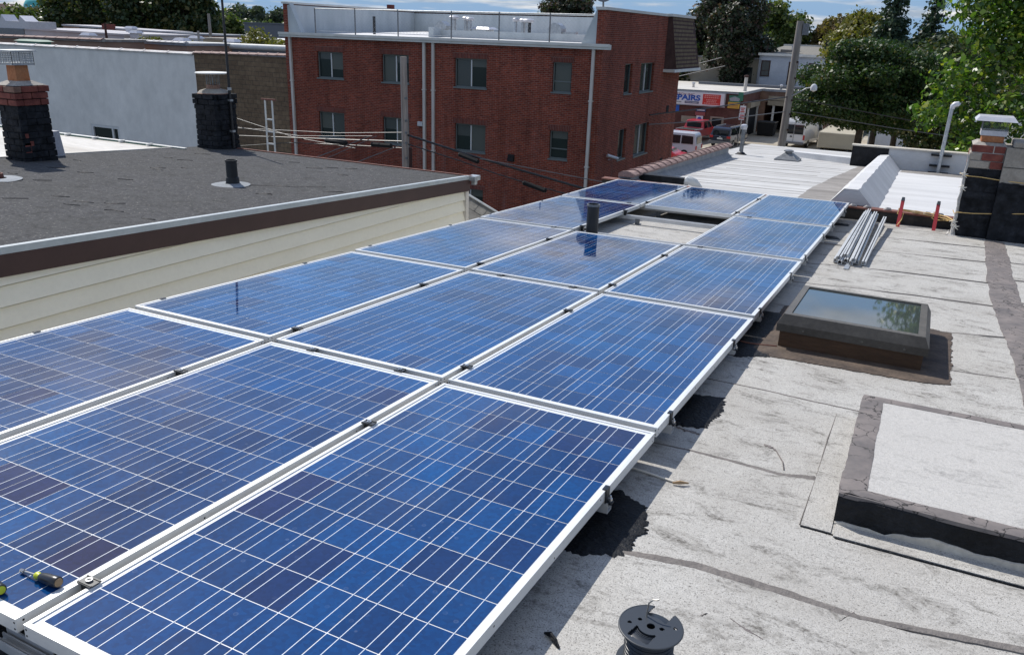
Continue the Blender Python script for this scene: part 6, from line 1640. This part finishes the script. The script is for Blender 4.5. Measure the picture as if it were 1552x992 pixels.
wire('overhead_wire', 'pale twisted cable crossing the ladder left of the timber pole', [(-13.6, 19.9, -1.72), (-16.5, 19.9, -1.95), (-20.5, 20.2, -1.90)], .009, 'wire_pale')
wire('overhead_wire', 'dotted wire rising left from the ladder toward the farther chimney', [(-14.5, 20.2, -2.2), (-17.0, 20.2, -2.06), (-20.5, 20.2, -1.45)], .009, 'wire_pale')
wire('overhead_wire', 'lowest dark cable of the bundle left of the timber pole', [(-12.45, 20, -2.0), (-14.4, 20, -2.08), (-17, 20, -2.22), (-20.5, 20.2, -2.7)], .014)
t = thing('utility_pole', 'short timber pole hidden behind the farther left chimney, end of the wires', 'utility pole', (-20.5, 20.3, GZ))
b = MB(); b.tube([(-20.5, 20.3, GZ), (-20.5, 20.3, -1.35)], .10, 8); b.build('pole', 'pole_wood', t)
wire('overhead_wire', 'upper black cable sagging right from the timber pole to the array', [(-12.45, 20, -1.58), (-10.4, 20, -1.96), (-8.8, 20, -2.22), (-5.9, 20, -2.68), (-2.0, 20, -3.0)], .034)
wire('overhead_wire', 'second cable sagging right from the timber pole', [(-12.45, 20, -1.85), (-10.5, 20, -2.20), (-9.3, 20, -2.45), (-7.9, 20, -2.68), (-4.5, 20, -3.1)], .018)
wire('overhead_wire', 'thin pale wire right of the timber pole above the black splice', [(-9.8, 19.9, -2.05), (-8.0, 19.9, -2.18), (-5.4, 19.9, -2.36), (-2, 20, -2.6)], .012, 'wire_pale')
wire('drop_wire', 'pale drop wire slanting down left of the timber pole, leftmost', [(-13.75, 20, -1.74), (-15.2, 18, -2.60), (-16.3, 16.5, -3.2)], .015, 'wire_pale')
wire('drop_wire', 'thin drop wire slanting down beside the leftmost one', [(-13.5, 20, -1.72), (-14.8, 18, -2.62), (-16.0, 16.5, -3.3)], .010, 'wire_pale')
wire('drop_wire', 'short drop wire slanting down nearest to the timber pole', [(-12.7, 20, -1.95), (-13.65, 18.6, -2.50), (-14.7, 17, -3.1)], .014, 'wire_pale')
for (a, c, lb) in (((-10.55, 19.95, -1.99), (-9.85, 19.95, -2.16), 'black splice box hanging on the wires by the twin downspouts'), ((-8.42, 19.95, -2.60), (-7.66, 19.95, -2.76), 'black splice box hanging low above the array edge'), ((-15.5, 19.95, -2.02), (-14.6, 19.95, -2.02), 'black splice box left of the timber pole under a lower window'), ((-13.7, 19.95, -1.98), (-12.9, 19.95, -1.96), 'black splice box right beside the timber pole')):
    t = thing('splice_box', lb, 'splice box', a, 'splice boxes on the wires'); b = MB(); b.tube([a, tuple(lerp(a[i], c[i], .06) for i in range(3)), tuple(lerp(a[i], c[i], .94) for i in range(3)), c], [.03, .075, .075, .03], 6); b.build('case', 'hole_black', t)
def seg(u): return u
wire('overhead_wire', 'upper cable between brick building and grey utility pole', [(-9.3, 34, -1.75), (-7.5, 38, -1.55), (-5.34, 45, -1.30)], .030)
wire('overhead_wire', 'lower cable between brick building and grey utility pole', [(-9.3, 34, -2.15), (-7.5, 38, -2.15), (-5.34, 45, -2.05)], .022, 'wire_pale')
wire('overhead_wire', 'upper cable running right from grey utility pole across the dark maple', [(-5.308, 45.001, -1.333), (0.117, 45.512, -2.049), (6.599, 46.707, -2.953)], .026)
wire('overhead_wire', 'lower cable running right from grey utility pole across the dark maple', [(-5.342, 45.001, -2.015), (0.117, 45.512, -2.561), (6.599, 46.707, -3.124)], .020, 'wire_pale')
wire('overhead_wire', 'top service wire from pale house corner to the left', [(-12.6, 60, .2), (-17, 60, -1.1), (-24, 60, -1.9)], .03, 'wire_pale')
wire('overhead_wire', 'lower service wire from pale house corner to the left', [(-12.3, 60, -.35), (-17, 60, -1.6), (-24, 60, -2.2)], .03, 'wire_pale')
t = thing('ladder', 'narrow pale ladder standing in the gap before the tan block wall', 'ladder', (-13.13, 15, -2))
b = MB(); b.tube([(-13.28, 15, -4), (-13.24, 15, -.36)], .022, 6); b.tube([(-13.02, 15, -4), (-13.01, 15, -.36)], .022, 6); b.build('rails', 'trim_white', t)
b = MB(); b.box(-13.36, -12.9, 14.98, 15.02, -.37, -.33); b.build('top_bar', 'rust_trim', t)
for z in (-.85, -1.15, -1.45, -1.75, -2.05):
    b = MB(); b.box(-13.25, -13.01, 14.985, 15.015, z, z+.035); b.build('rung', 'trim_white', t)

# ================================================================== TREES
def leaves_mesh(name, centers, radii, count, size, seed, mat, shell=.55, up=.35, flat=1.0):
    rg = np.random.default_rng(seed)
    centers = np.array(centers, float); radii = np.array(radii, float)
    vol = radii[:, 0]*radii[:, 1]*radii[:, 2]
    pr_ = vol**(2/3); pr_ /= pr_.sum()
    idx = rg.choice(len(centers), count, p=pr_)
    d = rg.normal(size=(count, 3)); d /= np.linalg.norm(d, axis=1)[:, None]
    r = shell+(1.08-shell)*rg.random(count)**.7
    pos = centers[idx]+d*radii[idx]*r[:, None]
    # small twigs: leaves gather in tufts
    tw = rg.normal(size=(count//9+1, 3))*size*2.2
    pos = pos+rg.normal(size=(count, 3))*size*.8
    nrm = d*.6+rg.normal(size=(count, 3))*.75+np.array([0, 0, up])
    nrm /= np.linalg.norm(nrm, axis=1)[:, None]
    a = np.cross(nrm, rg.normal(size=(count, 3))); a /= np.linalg.norm(a, axis=1)[:, None]
    c = np.cross(nrm, a)
    s = size*(.40+1.25*rg.random(count)**1.6)[:, None]
    v = np.empty((count, 4, 3))
    v[:, 0] = pos-a*s*.62; v[:, 1] = pos-c*s*.42*flat+a*s*.05; v[:, 2] = pos+a*s*.62; v[:, 3] = pos+c*s*.42*flat+a*s*.05
    v[:, 0] += nrm*s*.12; v[:, 2] -= nrm*s*.18
    me = bpy.data.meshes.new(name)
    me.vertices.add(count*4); me.loops.add(count*4); me.polygons.add(count)
    me.vertices.foreach_set('co', v.reshape(-1))
    me.loops.foreach_set('vertex_index', np.arange(count*4, dtype=np.int32))
    me.polygons.foreach_set('loop_start', np.arange(0, count*4, 4, dtype=np.int32))
    me.polygons.foreach_set('loop_total', np.full(count, 4, dtype=np.int32))
    me.materials.append(M[mat])
    me.update(); me.validate()
    return me
def tree(name, label, cat, x, y, zc, rx, ry, rz, count, size, mat, seed, lumps=26, lump=.36, base=GZ, trunk_r=.2, bark='bark', extra=(), group=None, trunk_top=None, shell=.5):
    rg = random.Random(seed)
    t = thing(name, label, cat, (x, y, base), group)
    cs_, rs_ = [], []
    for k in range(lumps):
        while True:
            p = Vector((rg.uniform(-1, 1), rg.uniform(-1, 1), rg.uniform(-1, 1)))
            if .35 < p.length < 1: break
        p = p*(1-lump*.75)
        s = lump*rg.uniform(.6, 1.25)
        cs_.append((x+p.x*rx, y+p.y*ry, zc+p.z*rz)); rs_.append((rx*s, ry*s, rz*s*.8))
    for e in extra: cs_.append(e[:3]); rs_.append(e[3:6])
    me = leaves_mesh('crown', cs_, rs_, count, size, seed, mat, shell)
    place('crown', me, t)
    b = MB()
    tt = trunk_top if trunk_top is not None else zc+rz*.2
    zl = max(base+.3, zc-rz*.9)
    b.tube([(x, y, base), (x+.03, y, lerp(base, zl, .5)), (x, y, zl), (x+.1, y, tt)], [trunk_r*1.3, trunk_r, trunk_r*.85, trunk_r*.3], 9)
    b.build('trunk', bark, t, smooth=True)
    b = MB()
    for c in cs_[:14]+[e[:3] for e in extra]:
        c = Vector(c); s0 = Vector((x, y, lerp(zl, tt, rg.uniform(.0, .8))))
        m_ = s0.lerp(c, .5)+Vector((0, 0, rz*.08))
        b.tube([s0, m_, s0.lerp(c, .95)], [trunk_r*.38, trunk_r*.22, trunk_r*.07], 5)
    stuff(b.build('limbs', bark, t, smooth=True))
    return t
def conifer(label, x, y, z0, z1_, r, count, size, seed):
    rg = np.random.default_rng(seed)
    t = thing('conifer', label, 'tree', (x, y, GZ))
    cs_, rs_ = [], []
    k = 0; z = z0
    while z < z1_:
        q = (z-z0)/(z1_-z0); rr = r*(1-q)**.8
        nb = max(3, int(7*(1-q)+3))
        for j in range(nb):
            a = j*2*pi/nb+k*.7+rg.uniform(-.2, .2); l = rr*rg.uniform(.55, 1.0)
            cs_.append((x+l*.6*cos(a), y+l*.6*sin(a), z-l*.12)); rs_.append((max(.12, l*.45*abs(cos(a))+.15), max(.12, l*.45*abs(sin(a))+.15), .16+.1*(1-q)))
        z += (z1_-z0)/15; k += 1
    place('crown', leaves_mesh('crown', cs_, rs_, count, size, seed, 'leaf_conifer', .2), t)
    b = MB(); b.tube([(x, y, GZ), (x, y, z1_)], [.25, .03], 8); b.build('trunk', 'bark', t)
    return t
tree('broadleaf_tree', 'bright green leafy tree with large shining leaves at the right edge', 'tree', 5.0, 21.5, 3.2, 3.5, 3.2, 4.2, 90000, .095, 'leaf_bright', 11, 46, .27, trunk_r=.22,
     extra=((1.75, 20.4, .02, .60, .6, .34), (2.2, 20.6, .75, .75, .7, .55), (2.55, 21, 2.2, .8, .9, .8), (2.6, 20.2, -.35, .55, .5, .35), (3.4, 20, .1, 1.0, .9, .6), (2.35, 19.2, -.75, .32, .35, .20), (3.0, 20.6, 1.5, .9, .8, .7), (2.9, 21, 3.6, .9, .9, .8)), shell=.35)
tree('maple_tree', 'broad dark green maple behind the utility pole, its trunk showing below', 'tree', -2.15, 52, -1.05, 4.45, 4.0, 2.9, 90000, .14, 'leaf_maple', 12, 50, .25, trunk_r=.24,
     extra=((-5.0, 51, -2.1, 1.1, 1.1, 1.0), (.7, 51.5, .0, 1.5, 1.4, 1.2), (-2.4, 51, .9, 1.5, 1.4, .7), (1.1, 51, -1.8, 1.4, 1.2, 1.1)))
tree('shade_tree', 'dark bushy tree between the maple and the bright tree', 'tree', 2.8, 58, -1.6, 4.8, 4, 4.0, 34000, .18, 'leaf_dark', 13, 26, .38)
tree('copper_tree', 'tall tree with dark copper and green foliage behind the mansard corner', 'tree', -21.8, 102, 1.6, 5.8, 5, 7.6, 46000, .30, 'leaf_copper', 14, 44, .27, trunk_r=.4)
tree('copper_tree', 'smaller dark copper tree right of the tall copper one', 'tree', -20.6, 96.5, .9, 2.7, 3, 5.4, 24000, .26, 'leaf_copper', 15, 28, .30, trunk_r=.3)
tree('shade_tree', 'dark green tree low behind the brick building corner', 'tree', -26.5, 101, -.5, 3.2, 3, 4.5, 12000, .35, 'leaf_dark', 16, 20, .38)
tree('leafy_tree', 'mid green tree between copper tree and utility pole', 'tree', -20.4, 128, 2.6, 4.4, 4, 4.6, 15000, .40, 'leaf_mid', 17, 24, .36)
tree('autumn_tree', 'rusty brown autumn tree beyond the pale house', 'tree', -12.4, 126, 1.9, 4.2, 4, 3.0, 12000, .40, 'leaf_autumn', 18, 22, .36)
tree('leafy_tree', 'yellow green tree above the maple, right of the autumn tree', 'tree', -5.2, 82, 1.0, 3.4, 3, 3.2, 18000, .27, 'leaf_yellow', 19, 26, .34)
tree('leafy_tree', 'olive tree in the gap left of the conifers', 'tree', -9.4, 112, 1.3, 3.4, 3, 2.7, 12000, .36, 'leaf_yellow', 20, 22, .36)
conifer('tall dark conifer standing above the yellow green tree', -2.1, 64, -3, 6.0, 3.0, 24000, .20, 21)
conifer('pointed dark conifer left of the bright tree', .35, 66, -3, 4.9, 2.8, 20000, .20, 22)
tree('shade_tree', 'dark tree filling the gap below the conifers', 'tree', -.6, 61, -.6, 3.2, 3, 2.6, 14000, .22, 'leaf_dark', 23, 22, .36)
tree('copper_tree', 'dark copper tree crown showing above the white roof terrace', 'tree', -31.6, 76, 3.2, 2.9, 3, 2.4, 12000, .25, 'leaf_copper', 24, 22, .34)
tree('bush_tree', 'small light green tree top over the terrace wall, right one', 'tree', -38.3, 82, 2.0, 2.5, 2, 1.75, 5000, .26, 'leaf_mid', 25, 14, .38, group='tree tops over the terrace wall')
tree('bush_tree', 'small light green tree top over the terrace wall, left one', 'tree', -47.6, 86, 1.5, 4.6, 2, 1.6, 5000, .26, 'leaf_mid', 26, 14, .30, group='tree tops over the terrace wall')
for k, (x, y, zc, rx, rz, lb) in enumerate(((-136, 100, 1.5, 7.5, 6.2, 'leftmost of the big dark trees behind the low roofs'), (-128, 103, 2.6, 8, 6.5, 'second of the big dark trees behind the low roofs'), (-119, 100, 2.8, 7.5, 6.6, 'third of the big dark trees behind the low roofs'), (-110.5, 101, 2.2, 6.5, 6.2, 'rightmost of the big dark trees left of the mast'))):
    tree('shade_tree', lb, 'tree', x, y, zc, rx, rx*.7, rz, 15000, .50, 'leaf_dark', 30+k, 26, .34, trunk_r=.4, group='big dark trees behind the low roofs')
for k, (x, y, zc, rx, rz, mt, lb) in enumerate(((-148, 98, -.8, 6, 3.6, 'leaf_mid', 'pale green tree below the turquoise dome'), (-142, 92, -1.6, 5, 3.6, 'leaf_mid', 'pale green tree left of the big dark trees'), (-165, 118, .3, 7, 3.6, 'leaf_mid', 'pale green tree behind the rooftop air unit'), (-182, 128, .8, 8, 4.0, 'leaf_dark', 'green tree at the far left under the gabled house'),
        (-118, 118, -.5, 6, 3.4, 'leaf_mid', 'green tree directly behind the black mast'), (-110, 122, -.8, 6, 3.2, 'leaf_mid', 'green tree right of the black mast'), (-100, 110, -1.8, 7, 3.6, 'leaf_dark', 'dark green tree above the grey buildings'), (-108, 132, -.4, 8, 3.1, 'leaf_yellow', 'olive tree line by the brick building corner'),
        (-98, 126, -.4, 8, 3.0, 'leaf_yellow', 'olive tree next to the brick building corner'), (-196, 200, 3.2, 6, 3.6, 'leaf_far', 'round distant tree right of the mast'), (-187, 200, 2.8, 4.2, 3.4, 'leaf_far', 'second round distant tree right of the mast'), (-179, 200, 2.8, 4.2, 3.4, 'leaf_far', 'third round distant tree by the brick building'), (-192, 190, .8, 16, 3.2, 'leaf_far', 'low distant tree belt right of the mast'))):
    tree('distant_tree', lb, 'tree', x, y, zc, rx, rx*.6, rz, 6500, .55 if y < 150 else .7, mt, 50+k, 18, .38, trunk_r=.3)
for k, (x, y, zc, rx, rz, mt, lb) in enumerate(((-47.6, 51, -.3, 2.4, 1.3, 'leaf_yellow', 'yellow green bush right of the black mast'), (-43.8, 50, -.5, 2.4, .9, 'leaf_yellow', 'lower yellow green bush by the white roof edge'), (-57.4, 49, -.5, 1.3, .7, 'leaf_yellow', 'small yellow bush above the long white wall'), (-40.8, 48, -.3, 1.4, .8, 'leaf_copper', 'dark purple bush at the brick building corner'), (-54.2, 50, -.6, 1.0, .6, 'leaf_yellow', 'tiny yellow bush left of the grey post'))):
    tree('bush', lb, 'bush', x, y, zc, rx, rx*.7, rz, 3500, .17, mt, 80+k, 14, .36, trunk_r=.05)
for k, (x, y) in enumerate(((-30, 150), (-8, 165), (4, 120), (12, 110), (-45, 170), (20, 140), (-70, 190), (-95, 210), (-125, 240), (-150, 250))):
    lb = ['distant tree between the copper trees', 'distant tree right of the autumn tree', 'distant tree behind the conifers', 'distant tree behind the bright tree', 'distant tree behind the brick building', 'distant tree far right beyond the bright tree', 'distant tree hidden past the terrace', 'distant tree past the terrace left wall', 'far tree behind the grey buildings', 'far tree behind the olive trees'][k]
    tree('distant_tree', lb, 'tree', x, y, 0, 9, 5, 3.4 if y < 180 else 2.6, 6000, .6, 'leaf_mid' if k % 2 else 'leaf_dark', 100+k, 20, .36, trunk_r=.3)
